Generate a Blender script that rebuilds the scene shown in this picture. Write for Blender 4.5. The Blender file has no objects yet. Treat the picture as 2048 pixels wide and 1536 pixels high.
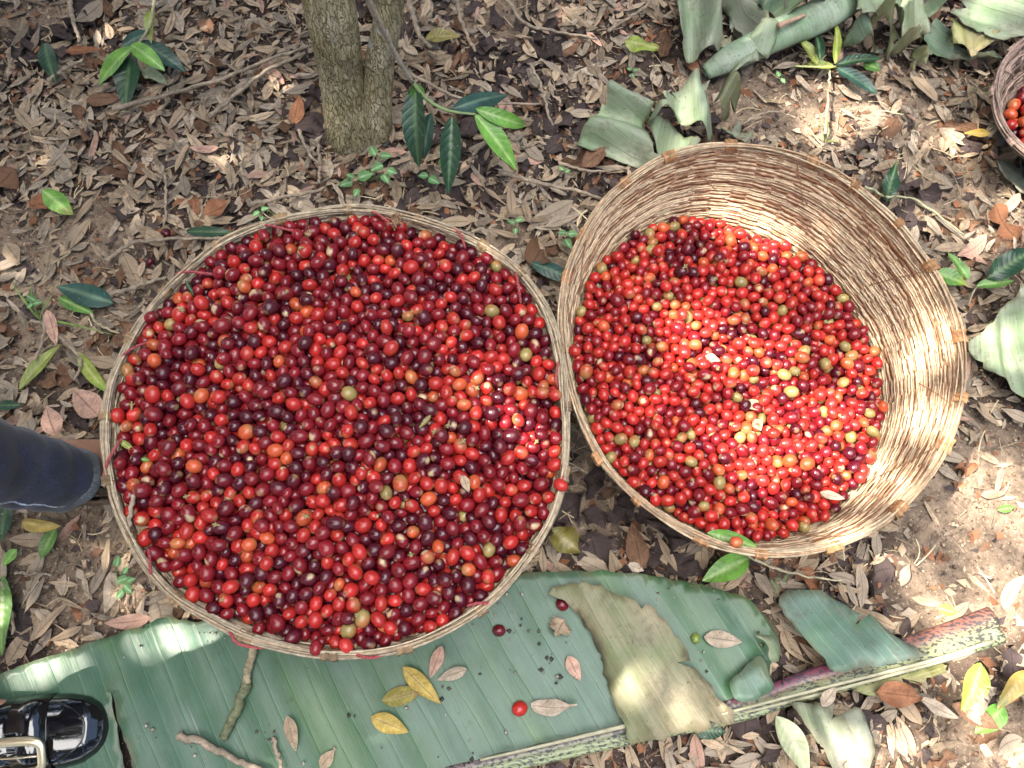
import bpy, math, random
import numpy as np
from mathutils import Vector, Matrix, Euler
from mathutils.geometry import delaunay_2d_cdt
from mathutils.kdtree import KDTree

random.seed(7)
RNG = np.random.default_rng(11)
PI = math.pi
SC = bpy.context.scene
COL = SC.collection

# ------------------------------------------------------------------ camera, sky, sun, exposure
H = 1.10                                  # camera height above the ground
FPX = 1535.0                              # focal length in pixels of the 2048 px photograph
TILT = math.radians(18.0)
cam = bpy.data.objects.new("camera", bpy.data.cameras.new("camera"))
cam.data.sensor_width = 36.0
cam.data.lens = 36.0 * FPX / 2048.0
cam.data.clip_start = 0.02
cam.data.clip_end = 400.0
cam.location = (0, 0, H)
cam.rotation_euler = (TILT, 0, 0)
COL.objects.link(cam)
SC.camera = cam

SUN = Vector((-0.53, -0.02, 0.85)).normalized()      # direction towards the sun
world = bpy.data.worlds.new("World")
SC.world = world
world.use_nodes = True
wn = world.node_tree.nodes
sky = wn.new("ShaderNodeTexSky")
sky.sky_type = 'NISHITA'
sky.sun_disc = False
sky.sun_elevation = math.asin(SUN.z)
sky.sun_rotation = math.atan2(SUN.x, SUN.y)
sky.air_density = 1.0
sky.dust_density = 2.5
sky.ozone_density = 1.0
wl = world.node_tree.links
# bright broken cloud added overhead to give soft highlights
tcw = wn.new("ShaderNodeTexCoord"); nzw = wn.new("ShaderNodeTexNoise"); nzw.inputs["Scale"].default_value = 2.6; nzw.inputs["Detail"].default_value = 5.0
wl.new(tcw.outputs["Generated"], nzw.inputs["Vector"])
sxw = wn.new("ShaderNodeSeparateXYZ"); wl.new(tcw.outputs["Generated"], sxw.inputs[0])
adw = wn.new("ShaderNodeMath"); adw.operation = 'MULTIPLY_ADD'; adw.inputs[1].default_value = 1.6
wl.new(sxw.outputs[2], adw.inputs[0]); wl.new(nzw.outputs[0], adw.inputs[2])
rpw = wn.new("ShaderNodeValToRGB"); rpw.color_ramp.elements[0].position = 0.60; rpw.color_ramp.elements[1].position = 0.66
hfw = wn.new("ShaderNodeMath"); hfw.operation = 'ADD'; hfw.inputs[1].default_value = -1.28
wl.new(adw.outputs[0], hfw.inputs[0]); wl.new(hfw.outputs[0], rpw.inputs[0])
mxw = wn.new("ShaderNodeMix"); mxw.data_type = 'RGBA'
wl.new(rpw.outputs[0], mxw.inputs[0]); wl.new(sky.outputs[0], mxw.inputs[6]); mxw.inputs[7].default_value = (16.5, 16.6, 17.0, 1.0)
wl.new(mxw.outputs[2], wn["Background"].inputs[0])
wn["Background"].inputs[1].default_value = 0.15

sl = bpy.data.lights.new("sun", 'SUN')
sl.energy = 5.0
sl.angle = math.radians(0.53)
sl.color = (1.0, 0.94, 0.86)
so = bpy.data.objects.new("sun", sl)
so.rotation_euler = SUN.to_track_quat('Z', 'Y').to_euler()
so.location = SUN * 8
COL.objects.link(so)

SC.view_settings.view_transform = 'Standard'
SC.view_settings.look = 'None'
SC.view_settings.gamma = 1.0
SC.view_settings.exposure = 1.95
SC.view_settings.use_white_balance = True          # balanced for open shade, as the photograph is
SC.view_settings.white_balance_temperature = 6900
SC.view_settings.white_balance_tint = 10

# ------------------------------------------------------------------ helpers
CT, ST = math.cos(TILT), math.sin(TILT)


def P(u, v, z=0.0):
    """point of the place seen at pixel (u, v) of the photograph, at height z"""
    dx, dy = (u - 1024.0) / FPX, -(v - 768.0) / FPX
    d = (dx, dy * CT + ST, dy * ST - CT)
    t = (z - H) / d[2]
    return np.array((d[0] * t, d[1] * t, z))


def proj(p):
    """pixel of world points (N,3)"""
    p = np.atleast_2d(p)
    x, y, z = p[:, 0], p[:, 1], p[:, 2] - H
    yc = y * CT + z * ST
    zc = -y * ST + z * CT
    return 1024 + FPX * x / (-zc), 768 - FPX * yc / (-zc), -zc


def _hash(ix, iy, seed):
    n = (ix * 374761393 + iy * 668265263 + seed * 974634533) & 0xFFFFFFFF
    n = ((n ^ (n >> 13)) * 1274126177) & 0xFFFFFFFF
    return ((n ^ (n >> 16)) & 0xFFFF) / 65535.0


def vnoise(x, y, seed=0):
    x = np.asarray(x, float); y = np.asarray(y, float)
    ix = np.floor(x).astype(np.int64); iy = np.floor(y).astype(np.int64)
    fx, fy = x - ix, y - iy
    fx = fx * fx * (3 - 2 * fx); fy = fy * fy * (3 - 2 * fy)
    a = _hash(ix, iy, seed); b = _hash(ix + 1, iy, seed)
    c = _hash(ix, iy + 1, seed); d = _hash(ix + 1, iy + 1, seed)
    return (a * (1 - fx) + b * fx) * (1 - fy) + (c * (1 - fx) + d * fx) * fy


def fbm(x, y, seed=0, oct=4):
    s, a, t = 0.0, 0.5, 0.0
    for o in range(oct):
        s = s + a * vnoise(np.asarray(x) * 2 ** o, np.asarray(y) * 2 ** o, seed + o * 17)
        t += a; a *= 0.5
    return s / t


def ground_z(x, y):
    return 0.014 * (fbm(np.asarray(x) * 5, np.asarray(y) * 5, 3) - 0.5) + 0.007 * (fbm(np.asarray(x) * 34, np.asarray(y) * 34, 5, 3) - 0.5)


def mk(name, V, F, mat, col=None, parent=None, smooth=True, uv=None, world=True):
    """link ONE mesh object. V (N,3) world points, F (M,k) array or list of faces"""
    V = np.asarray(V, float)
    if parent is not None and world:
        loc = None
        off = np.array(abs_loc(parent))
    elif world:
        off = np.array((V[:, 0].mean(), V[:, 1].mean(), V[:, 2].min()))
        loc = off
    else:
        off = np.zeros(3); loc = None
    Vl = V - off
    me = bpy.data.meshes.new(name)
    if isinstance(F, np.ndarray):
        m, k = F.shape
        me.vertices.add(len(Vl)); me.vertices.foreach_set("co", Vl.astype(np.float32).ravel())
        me.loops.add(m * k); me.loops.foreach_set("vertex_index", F.astype(np.int32).ravel())
        me.polygons.add(m)
        me.polygons.foreach_set("loop_start", np.arange(0, m * k, k, dtype=np.int32))
        me.update(calc_edges=True)
    else:
        me.from_pydata(Vl.tolist(), [], [list(map(int, f)) for f in F])
        me.update()
    if smooth:
        me.polygons.foreach_set("use_smooth", np.ones(len(me.polygons), bool))
    if col is not None:
        col = np.asarray(col, float)
        if col.ndim == 1:
            col = np.tile(col, (len(V), 1))
        a = me.color_attributes.new("col", 'FLOAT_COLOR', 'POINT')
        c4 = np.ones((len(V), 4), np.float32); c4[:, :3] = np.clip(col, 0, 1)
        a.data.foreach_set("color", c4.ravel())
    if uv is not None:
        l = me.uv_layers.new(name="UVMap")
        vi = np.empty(len(me.loops), np.int32); me.loops.foreach_get("vertex_index", vi)
        l.data.foreach_set("uv", np.asarray(uv, np.float32)[vi].ravel())
    if mat is not None:
        me.materials.append(mat)
    o = bpy.data.objects.new(name, me)
    COL.objects.link(o)
    if parent is not None:
        o.parent = parent
    elif loc is not None:
        o.location = loc
    return o


def abs_loc(o):
    v = Vector((0, 0, 0))
    while o is not None:
        v += Vector(o.location); o = o.parent
    return v


def tag(o, label=None, cat=None, group=None, kind=None):
    if label: o["label"] = label
    if cat: o["category"] = cat
    if group: o["group"] = group
    if kind: o["kind"] = kind
    return o


def thing(name, loc, label, cat, group=None):
    o = bpy.data.objects.new(name, None)
    o.empty_display_size = 0.05
    o.location = loc
    COL.objects.link(o)
    return tag(o, label, cat, group)


def tube(path, rad, seg=6, flat=1.0, cap=True):
    """verts, faces of a tube along path with radius list"""
    path = np.asarray(path, float); n = len(path)
    rad = np.full(n, rad, float) if np.isscalar(rad) else np.asarray(rad, float)
    T = np.gradient(path, axis=0)
    T /= np.linalg.norm(T, axis=1)[:, None] + 1e-12
    up = np.array((0, 0, 1.0)) if abs(T[:, 2]).mean() < 0.8 else np.array((0, 1.0, 0.0))
    A = np.cross(T, up); A /= np.linalg.norm(A, axis=1)[:, None] + 1e-12
    B = np.cross(A, T)
    a = np.arange(seg) * 2 * PI / seg
    V = path[:, None, :] + rad[:, None, None] * (np.cos(a)[None, :, None] * A[:, None, :] + flat * np.sin(a)[None, :, None] * B[:, None, :])
    V = V.reshape(-1, 3)
    F = []
    for i in range(n - 1):
        for j in range(seg):
            k = (j + 1) % seg
            F.append((i * seg + j, i * seg + k, (i + 1) * seg + k, (i + 1) * seg + j))
    if cap:
        F.append(tuple(range(seg))[::-1]); F.append(tuple((n - 1) * seg + j for j in range(seg)))
    return V, F


def smooth_path(pts, n=24):
    pts = np.asarray(pts, float)
    if len(pts) < 3:
        t = np.linspace(0, 1, n)[:, None]
        return pts[0] * (1 - t) + pts[-1] * t
    q = np.vstack([2 * pts[0] - pts[1], pts, 2 * pts[-1] - pts[-2]])
    out = []
    m = len(pts) - 1
    for i in range(n):
        s = i / (n - 1) * m; k = min(int(s), m - 1); t = s - k
        p0, p1, p2, p3 = q[k], q[k + 1], q[k + 2], q[k + 3]
        out.append(0.5 * (2 * p1 + (p2 - p0) * t + (2 * p0 - 5 * p1 + 4 * p2 - p3) * t * t + (3 * p1 - p0 - 3 * p2 + p3) * t ** 3))
    return np.array(out)


def join(parts):
    """parts: list of (V, F, col) with col (3,) or (N,3)"""
    Vs, Fs, Cs, o = [], [], [], 0
    for V, F, c in parts:
        V = np.asarray(V); Vs.append(V)
        Fs.extend([tuple(int(i) + o for i in f) for f in F])
        c = np.asarray(c, float); Cs.append(np.tile(c, (len(V), 1)) if c.ndim == 1 else c)
        o += len(V)
    return np.vstack(Vs), Fs, np.vstack(Cs)


# ------------------------------------------------------------------ materials
def new_mat(name):
    m = bpy.data.materials.new(name); m.use_nodes = True
    nt = m.node_tree
    return m, nt, nt.nodes["Principled BSDF"]


def nd(nt, t, **kw):
    n = nt.nodes.new(t)
    for k, v in kw.items():
        if k.startswith("i_"):
            n.inputs[k[2:].replace("_", " ")].default_value = v
        else:
            setattr(n, k, v)
    return n


def mix(nt, a, b, f, blend='MIX'):
    n = nt.nodes.new("ShaderNodeMix"); n.data_type = 'RGBA'; n.blend_type = blend
    for s, v in ((n.inputs[6], a), (n.inputs[7], b), (n.inputs[0], f)):
        if isinstance(v, bpy.types.NodeSocket): nt.links.new(v, s)
        else: s.default_value = v if not isinstance(v, tuple) else (*v, 1.0)[:4]
    return n.outputs[2]


def ramp(nt, src, stops):
    n = nt.nodes.new("ShaderNodeValToRGB")
    e = n.color_ramp.elements
    while len(e) < len(stops): e.new(0.5)
    for el, (p, c) in zip(e, stops):
        el.position = p; el.color = (*c, 1) if len(c) == 3 else c
    nt.links.new(src, n.inputs[0])
    return n.outputs[0]


def g(v): return (v, v, v)


def attr_mat(name, rough=0.7, spec=0.3, nscale=60.0, lo=0.75, hi=1.2, bump=0.15, bscale=None, coat=0.0, stretch=None, speck=None, transl=0.0, bdist=0.002, veins=0.0, midrib=0.0, vein_mul=(1.9, 1.7, 1.6)):
    m, nt, b = new_mat(name)
    at = nd(nt, "ShaderNodeAttribute", attribute_name="col")
    tc = nd(nt, "ShaderNodeTexCoord")
    src = tc.outputs["Object"]
    if stretch:
        mp = nd(nt, "ShaderNodeMapping"); mp.inputs["Scale"].default_value = stretch
        nt.links.new(src, mp.inputs[0]); src = mp.outputs[0]
    nz = nd(nt, "ShaderNodeTexNoise", i_Scale=nscale, i_Detail=4.0, i_Roughness=0.6)
    nt.links.new(src, nz.inputs["Vector"])
    r = ramp(nt, nz.outputs[0], [(0.28, g(lo)), (0.72, g(hi))])
    c = mix(nt, at.outputs["Color"], r, 1.0, 'MULTIPLY')
    if speck:
        n2 = nd(nt, "ShaderNodeTexNoise", i_Scale=speck[0], i_Detail=2.0)
        nt.links.new(tc.outputs["Object"], n2.inputs["Vector"])
        f = ramp(nt, n2.outputs[0], [(speck[1], g(0)), (speck[1] + 0.04, g(1))])
        c = mix(nt, c, speck[2], f)
    vh = None
    if veins:
        uvn = nd(nt, "ShaderNodeUVMap", uv_map="UVMap"); sp_ = nd(nt, "ShaderNodeSeparateXYZ"); nt.links.new(uvn.outputs[0], sp_.inputs[0])
        ab = nd(nt, "ShaderNodeMath", operation='ABSOLUTE'); nt.links.new(sp_.outputs[1], ab.inputs[0])
        pw = nd(nt, "ShaderNodeMath", operation='POWER'); pw.inputs[1].default_value = 1.3; nt.links.new(ab.outputs[0], pw.inputs[0])
        m1 = nd(nt, "ShaderNodeMath", operation='MULTIPLY'); m1.inputs[1].default_value = -1.5; nt.links.new(pw.outputs[0], m1.inputs[0])
        m2 = nd(nt, "ShaderNodeMath", operation='MULTIPLY_ADD'); m2.inputs[1].default_value = 9.0; nt.links.new(sp_.outputs[0], m2.inputs[0]); nt.links.new(m1.outputs[0], m2.inputs[2])
        m3 = nd(nt, "ShaderNodeMath", operation='PINGPONG'); m3.inputs[1].default_value = 0.5; nt.links.new(m2.outputs[0], m3.inputs[0])
        vl = ramp(nt, m3.outputs[0], [(0.0, g(1)), (0.09, g(0))])
        vf = nd(nt, "ShaderNodeMath", operation='MULTIPLY'); vf.inputs[1].default_value = veins
        nt.links.new(vl, vf.inputs[0])
        has = nd(nt, "ShaderNodeMath", operation='GREATER_THAN'); has.inputs[1].default_value = 0.0005; nt.links.new(sp_.outputs[0], has.inputs[0])
        ml = ramp(nt, ab.outputs[0], [(0.03, g(1)), (0.10, g(0))])
        mx_ = nd(nt, "ShaderNodeMath", operation='MAXIMUM'); nt.links.new(vf.outputs[0], mx_.inputs[0])
        ms_ = nd(nt, "ShaderNodeMath", operation='MULTIPLY'); ms_.inputs[1].default_value = midrib; nt.links.new(ml, ms_.inputs[0]); nt.links.new(ms_.outputs[0], mx_.inputs[1])
        fin = nd(nt, "ShaderNodeMath", operation='MULTIPLY'); nt.links.new(mx_.outputs[0], fin.inputs[0]); nt.links.new(has.outputs[0], fin.inputs[1])
        c = mix(nt, c, mix(nt, c, vein_mul, 1.0, 'MULTIPLY'), fin.outputs[0])
        vh = ramp(nt, m3.outputs[0], [(0.0, g(0)), (0.22, g(0.8)), (0.5, g(1))])
    nt.links.new(c, b.inputs["Base Color"])
    b.inputs["Roughness"].default_value = rough
    b.inputs["Specular IOR Level"].default_value = spec
    if coat:
        b.inputs["Coat Weight"].default_value = coat; b.inputs["Coat Roughness"].default_value = 0.12
    if bump:
        bp = nd(nt, "ShaderNodeBump", i_Strength=bump, i_Distance=bdist)
        if bscale:
            n3 = nd(nt, "ShaderNodeTexNoise", i_Scale=bscale, i_Detail=3.0)
            nt.links.new(src, n3.inputs["Vector"]); nt.links.new(n3.outputs[0], bp.inputs["Height"])
        else:
            nt.links.new(nz.outputs[0], bp.inputs["Height"])
        last = bp
        if vh is not None:
            last = nd(nt, "ShaderNodeBump", i_Strength=0.22, i_Distance=0.002)
            nt.links.new(vh, last.inputs["Height"]); nt.links.new(bp.outputs[0], last.inputs["Normal"])
        nt.links.new(last.outputs[0], b.inputs["Normal"])
    if transl:
        tr = nd(nt, "ShaderNodeBsdfTranslucent"); nt.links.new(c, tr.inputs[0])
        ms = nd(nt, "ShaderNodeMixShader", i_Fac=transl)
        nt.links.new(b.outputs[0], ms.inputs[1]); nt.links.new(tr.outputs[0], ms.inputs[2])
        nt.links.new(ms.outputs[0], nt.nodes["Material Output"].inputs[0])
    return m


def soil_material():
    m, nt, b = new_mat("soil")
    tc = nd(nt, "ShaderNodeTexCoord"); o = tc.outputs["Object"]
    def nz(s, d=6.0, r=0.6):
        n = nd(nt, "ShaderNodeTexNoise", i_Scale=s, i_Detail=d, i_Roughness=r); nt.links.new(o, n.inputs["Vector"]); return n.outputs[0]
    at = nd(nt, "ShaderNodeAttribute", attribute_name="col")
    r = ramp(nt, nz(70), [(0.3, g(0.5)), (0.7, g(1.4))])
    c = mix(nt, at.outputs["Color"], r, 1.0, 'MULTIPLY')
    c = mix(nt, c, (0.42, 0.33, 0.22), ramp(nt, nz(240, 2), [(0.6, g(0)), (0.68, g(0.7))]))
    c = mix(nt, c, (0.05, 0.032, 0.026), ramp(nt, nz(170, 3), [(0.32, g(0.8)), (0.42, g(0))]))
    nt.links.new(c, b.inputs["Base Color"])
    b.inputs["Roughness"].default_value = 0.9
    b.inputs["Specular IOR Level"].default_value = 0.2
    bp = nd(nt, "ShaderNodeBump", i_Strength=0.9, i_Distance=0.004)
    nt.links.new(nz(190, 5, 0.7), bp.inputs["Height"]); nt.links.new(bp.outputs[0], b.inputs["Normal"])
    return m


def banana_material(name, rough, dry):
    """UV: u across the veins, v along them, both in metres"""
    m, nt, b = new_mat(name)
    uv = nd(nt, "ShaderNodeUVMap", uv_map="UVMap")
    at = nd(nt, "ShaderNodeAttribute", attribute_name="col")
    tc = nd(nt, "ShaderNodeTexCoord"); o = tc.outputs["Object"]
    mp = nd(nt, "ShaderNodeMapping"); mp.inputs["Scale"].default_value = (1.0, 0.045, 1.0)
    nt.links.new(uv.outputs[0], mp.inputs[0])
    fine = nd(nt, "ShaderNodeTexNoise", i_Scale=420.0, i_Detail=3.0, i_Roughness=0.6)
    nt.links.new(mp.outputs[0], fine.inputs["Vector"])
    # secondary ribs about every 2.6 cm, gently wavering
    wv = nd(nt, "ShaderNodeTexNoise", i_Scale=5.0, i_Detail=1.5); nt.links.new(o, wv.inputs["Vector"])
    sx = nd(nt, "ShaderNodeSeparateXYZ"); nt.links.new(uv.outputs[0], sx.inputs[0])
    a1 = nd(nt, "ShaderNodeMath", operation='MULTIPLY_ADD'); a1.inputs[1].default_value = 0.020
    nt.links.new(wv.outputs[0], a1.inputs[0]); nt.links.new(sx.outputs[0], a1.inputs[2])
    a2 = nd(nt, "ShaderNodeMath", operation='MULTIPLY'); a2.inputs[1].default_value = 38.0 if not dry else 62.0
    nt.links.new(a1.outputs[0], a2.inputs[0])
    fr = nd(nt, "ShaderNodeMath", operation='FRACT'); nt.links.new(a2.outputs[0], fr.inputs[0])
    rib = ramp(nt, fr.outputs[0], [(0.0, g(1.0)), (0.05, g(0.15)), (0.14, g(0.0)), (0.8, g(0.35)), (0.97, g(0.55))])
    big = nd(nt, "ShaderNodeTexNoise", i_Scale=13.0, i_Detail=4.0, i_Roughness=0.55); nt.links.new(o, big.inputs["Vector"])
    c = mix(nt, at.outputs["Color"], ramp(nt, fine.outputs[0], [(0.25, g(0.78)), (0.75, g(1.2))]), 1.0, 'MULTIPLY')
    c = mix(nt, c, ramp(nt, big.outputs[0], [(0.28, (0.50, 0.74, 0.48)), (0.42, (0.82, 0.92, 0.80)), (0.55, g(1.0)), (0.72, (1.28, 1.14, 1.2))]), 1.0, 'MULTIPLY')
    f = mix(nt, g(0.0), rib, 1.0)
    thin = ramp(nt, fr.outputs[0], [(0.0, g(0.34)), (0.03, g(0.0)), (0.96, g(0.0)), (1.0, g(0.34))])
    c = mix(nt, c, (0.20, 0.30, 0.20) if not dry else (0.32, 0.30, 0.2), thin)
    sp = nd(nt, "ShaderNodeTexNoise", i_Scale=260.0, i_Detail=1.0); nt.links.new(o, sp.inputs["Vector"])
    c = mix(nt, c, (0.05, 0.05, 0.035), ramp(nt, sp.outputs[0], [(0.71, g(0)), (0.76, g(0.8))]))
    sp2 = nd(nt, "ShaderNodeTexNoise", i_Scale=130.0, i_Detail=2.0); nt.links.new(mp.outputs[0], sp2.inputs["Vector"])
    c = mix(nt, c, (0.35, 0.36, 0.28), ramp(nt, sp2.outputs[0], [(0.7, g(0)), (0.8, g(0.45 if not dry else 0.6))]))
    if dry:
        st = nd(nt, "ShaderNodeTexNoise", i_Scale=30.0, i_Detail=6.0, i_Roughness=0.75); nt.links.new(o, st.inputs["Vector"])
        c = mix(nt, c, (0.085, 0.075, 0.045), ramp(nt, st.outputs[0], [(0.52, g(0)), (0.68, g(0.7))]))
    nt.links.new(c, b.inputs["Base Color"])
    b.inputs["Roughness"].default_value = rough
    b.inputs["Specular IOR Level"].default_value = 0.45
    bp = nd(nt, "ShaderNodeBump", i_Strength=0.28, i_Distance=0.003)
    nt.links.new(rib, bp.inputs["Height"])
    bp2 = nd(nt, "ShaderNodeBump", i_Strength=0.25, i_Distance=0.0012)
    nt.links.new(fine.outputs[0], bp2.inputs["Height"]); nt.links.new(bp.outputs[0], bp2.inputs["Normal"])
    nt.links.new(bp2.outputs[0], b.inputs["Normal"])
    return m


def midrib_material():
    m, nt, b = new_mat("leaf_midrib")
    at = nd(nt, "ShaderNodeAttribute", attribute_name="col")
    tc = nd(nt, "ShaderNodeTexCoord")
    mp = nd(nt, "ShaderNodeMapping"); mp.inputs["Rotation"].default_value = (0, 0, -0.28); mp.inputs["Scale"].default_value = (0.55, 1, 1)
    nt.links.new(tc.outputs["Object"], mp.inputs[0])
    vo = nd(nt, "ShaderNodeTexNoise", i_Scale=330.0, i_Detail=1.0); nt.links.new(mp.outputs[0], vo.inputs["Vector"])
    dn = nd(nt, "ShaderNodeTexNoise", i_Scale=22.0, i_Detail=2.0); nt.links.new(tc.outputs["Object"], dn.inputs["Vector"])
    ad = nd(nt, "ShaderNodeMath", operation='MULTIPLY_ADD'); ad.inputs[1].default_value = 0.35
    nt.links.new(dn.outputs[0], ad.inputs[0]); nt.links.new(vo.outputs[0], ad.inputs[2])
    c = mix(nt, at.outputs["Color"], (0.03, 0.03, 0.035), ramp(nt, ad.outputs[0], [(0.70, g(0)), (0.735, g(0.9))]))
    nt.links.new(c, b.inputs["Base Color"]); b.inputs["Roughness"].default_value = 0.4
    return m


def bark_material():
    m, nt, b = new_mat("bark")
    tc = nd(nt, "ShaderNodeTexCoord"); o = tc.outputs["Object"]
    wn_ = nd(nt, "ShaderNodeTexNoise", i_Scale=90.0, i_Detail=3.0); nt.links.new(o, wn_.inputs["Vector"])
    mp = nd(nt, "ShaderNodeMapping"); mp.inputs["Scale"].default_value = (1, 1, 0.19); nt.links.new(o, mp.inputs[0])
    wv = nd(nt, "ShaderNodeVectorMath", operation='MULTIPLY_ADD'); wv.inputs[1].default_value = (0.012, 0.012, 0.006)
    nt.links.new(wn_.outputs["Color"], wv.inputs[0]); nt.links.new(mp.outputs[0], wv.inputs[2])
    vo = nd(nt, "ShaderNodeTexVoronoi", feature='DISTANCE_TO_EDGE', i_Scale=190.0); nt.links.new(wv.outputs[0], vo.inputs["Vector"])
    vc = nd(nt, "ShaderNodeTexVoronoi", feature='F1', i_Scale=190.0); nt.links.new(wv.outputs[0], vc.inputs["Vector"])
    n1 = nd(nt, "ShaderNodeTexNoise", i_Scale=420.0, i_Detail=3.0); nt.links.new(mp.outputs[0], n1.inputs["Vector"])
    n2 = nd(nt, "ShaderNodeTexNoise", i_Scale=14.0, i_Detail=4.0); nt.links.new(o, n2.inputs["Vector"])
    n3 = nd(nt, "ShaderNodeTexNoise", i_Scale=38.0, i_Detail=2.0); nt.links.new(o, n3.inputs["Vector"])
    crack = ramp(nt, vo.outputs["Distance"], [(0.0, g(0)), (0.03, g(0.45)), (0.10, g(1))])
    c = mix(nt, (0.20, 0.16, 0.105), (0.50, 0.45, 0.335), crack)
    bw = nd(nt, "ShaderNodeRGBToBW"); nt.links.new(vc.outputs["Color"], bw.inputs[0])
    c = mix(nt, c, ramp(nt, bw.outputs[0], [(0.2, g(0.72)), (0.8, g(1.12))]), 1.0, 'MULTIPLY')
    c = mix(nt, c, ramp(nt, n1.outputs[0], [(0.3, g(0.75)), (0.7, g(1.15))]), 1.0, 'MULTIPLY')
    c = mix(nt, c, ramp(nt, n2.outputs[0], [(0.32, (0.50, 0.48, 0.33)), (0.5, (0.88, 0.84, 0.70)), (0.7, (1.05, 1.04, 1.02))]), 1.0, 'MULTIPLY')
    c = mix(nt, c, (0.48, 0.50, 0.47), ramp(nt, n3.outputs[0], [(0.68, g(0)), (0.72, g(0.75))]))
    nt.links.new(c, b.inputs["Base Color"]); b.inputs["Roughness"].default_value = 0.9
    b.inputs["Specular IOR Level"].default_value = 0.2
    bp = nd(nt, "ShaderNodeBump", i_Strength=0.8, i_Distance=0.003)
    nt.links.new(crack, bp.inputs["Height"])
    bp2 = nd(nt, "ShaderNodeBump", i_Strength=0.5, i_Distance=0.002)
    nt.links.new(n1.outputs[0], bp2.inputs["Height"]); nt.links.new(bp.outputs[0], bp2.inputs["Normal"]); nt.links.new(bp2.outputs[0], b.inputs["Normal"])
    return m


def denim_material():
    m, nt, b = new_mat("denim")
    tc = nd(nt, "ShaderNodeTexCoord"); o = tc.outputs["Object"]
    at = nd(nt, "ShaderNodeAttribute", attribute_name="col")
    mp = nd(nt, "ShaderNodeMapping"); mp.inputs["Scale"].default_value = (1, 1, 0.12); nt.links.new(o, mp.inputs[0])
    n1 = nd(nt, "ShaderNodeTexNoise", i_Scale=900.0, i_Detail=2.0); nt.links.new(mp.outputs[0], n1.inputs["Vector"])
    n2 = nd(nt, "ShaderNodeTexNoise", i_Scale=22.0, i_Detail=4.0); nt.links.new(o, n2.inputs["Vector"])
    c = mix(nt, at.outputs["Color"], ramp(nt, n1.outputs[0], [(0.35, g(0.45)), (0.7, g(1.8))]), 1.0, 'MULTIPLY')
    c = mix(nt, c, ramp(nt, n2.outputs[0], [(0.35, g(0.55)), (0.5, g(0.9)), (0.72, g(2.3))]), 1.0, 'MULTIPLY')
    nt.links.new(c, b.inputs["Base Color"]); b.inputs["Roughness"].default_value = 0.9
    b.inputs["Sheen Weight"].default_value = 0.15
    bp = nd(nt, "ShaderNodeBump", i_Strength=0.4, i_Distance=0.001)
    nt.links.new(n1.outputs[0], bp.inputs["Height"]); nt.links.new(bp.outputs[0], b.inputs["Normal"])
    return m


def plain_mat(name, c, rough=0.5, metal=0.0, coat=0.0, spec=0.5, nscale=40.0, var=0.25, bump=0.1):
    m, nt, b = new_mat(name)
    tc = nd(nt, "ShaderNodeTexCoord")
    n = nd(nt, "ShaderNodeTexNoise", i_Scale=nscale, i_Detail=4.0); nt.links.new(tc.outputs["Object"], n.inputs["Vector"])
    cc = mix(nt, c, ramp(nt, n.outputs[0], [(0.3, g(1 - var)), (0.7, g(1 + var))]), 1.0, 'MULTIPLY')
    nt.links.new(cc, b.inputs["Base Color"])
    b.inputs["Roughness"].default_value = rough; b.inputs["Metallic"].default_value = metal
    b.inputs["Specular IOR Level"].default_value = spec
    if coat: b.inputs["Coat Weight"].default_value = coat; b.inputs["Coat Roughness"].default_value = 0.05
    if bump:
        bp = nd(nt, "ShaderNodeBump", i_Strength=bump, i_Distance=0.002)
        nt.links.new(n.outputs[0], bp.inputs["Height"]); nt.links.new(bp.outputs[0], b.inputs["Normal"])
    return m


M_SOIL = soil_material()
M_DRY = attr_mat("dry_leaf", rough=0.75, spec=0.25, nscale=130, lo=0.68, hi=1.22, bump=0.5, bscale=220, veins=0.30, midrib=0.85, vein_mul=(0.5, 0.45, 0.42), speck=(300, 0.68, (0.10, 0.07, 0.05)))
M_LEAF = attr_mat("green_leaf", rough=0.38, spec=0.5, nscale=55, lo=0.7, hi=1.25, bump=0.35, bscale=90, transl=0.12, speck=(230, 0.72, (0.45, 0.42, 0.25)), veins=0.22)
M_SOFT = attr_mat("soft_leaf", rough=0.6, spec=0.3, nscale=90, lo=0.75, hi=1.2, bump=0.3, transl=0.15)
M_CHERRY = attr_mat("cherry_skin", rough=0.2, spec=0.5, nscale=140, lo=0.72, hi=1.22, bump=0.12, bscale=170, speck=(420, 0.735, (0.34, 0.2, 0.1)))
M_STRAW = attr_mat("straw", rough=0.6, spec=0.3, nscale=150, lo=0.6, hi=1.22, bump=0.5, bscale=420)
M_WOOD = attr_mat("twig_bark", rough=0.8, spec=0.2, nscale=150, lo=0.55, hi=1.3, bump=0.7, bscale=300)
M_TWINE = attr_mat("twine", rough=0.8, spec=0.2, nscale=500, lo=0.6, hi=1.3, bump=0.5)
M_BANANA = banana_material("banana_leaf", 0.42, False)
M_WILT = banana_material("wilted_banana_leaf", 0.6, True)
M_RIB = midrib_material()
M_BARK = bark_material()
M_DENIM = denim_material()
M_SKIN = plain_mat("skin", (0.42, 0.23, 0.16), rough=0.5, var=0.12)
M_PATENT = plain_mat("patent_leather", (0.006, 0.006, 0.008), rough=0.07, coat=1.0, var=0.2, nscale=25, bump=0.12)
M_SOLE = plain_mat("shoe_sole", (0.13, 0.085, 0.055), rough=0.7, nscale=160, bump=0.5)
M_METAL = plain_mat("buckle_metal", (0.80, 0.68, 0.47), rough=0.32, metal=1.0, nscale=80, var=0.1)
M_SHIRT = plain_mat("shirt_cloth", (0.55, 0.53, 0.48), rough=0.9)
M_HAIR = plain_mat("hair", (0.015, 0.01, 0.008), rough=0.6)
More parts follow.
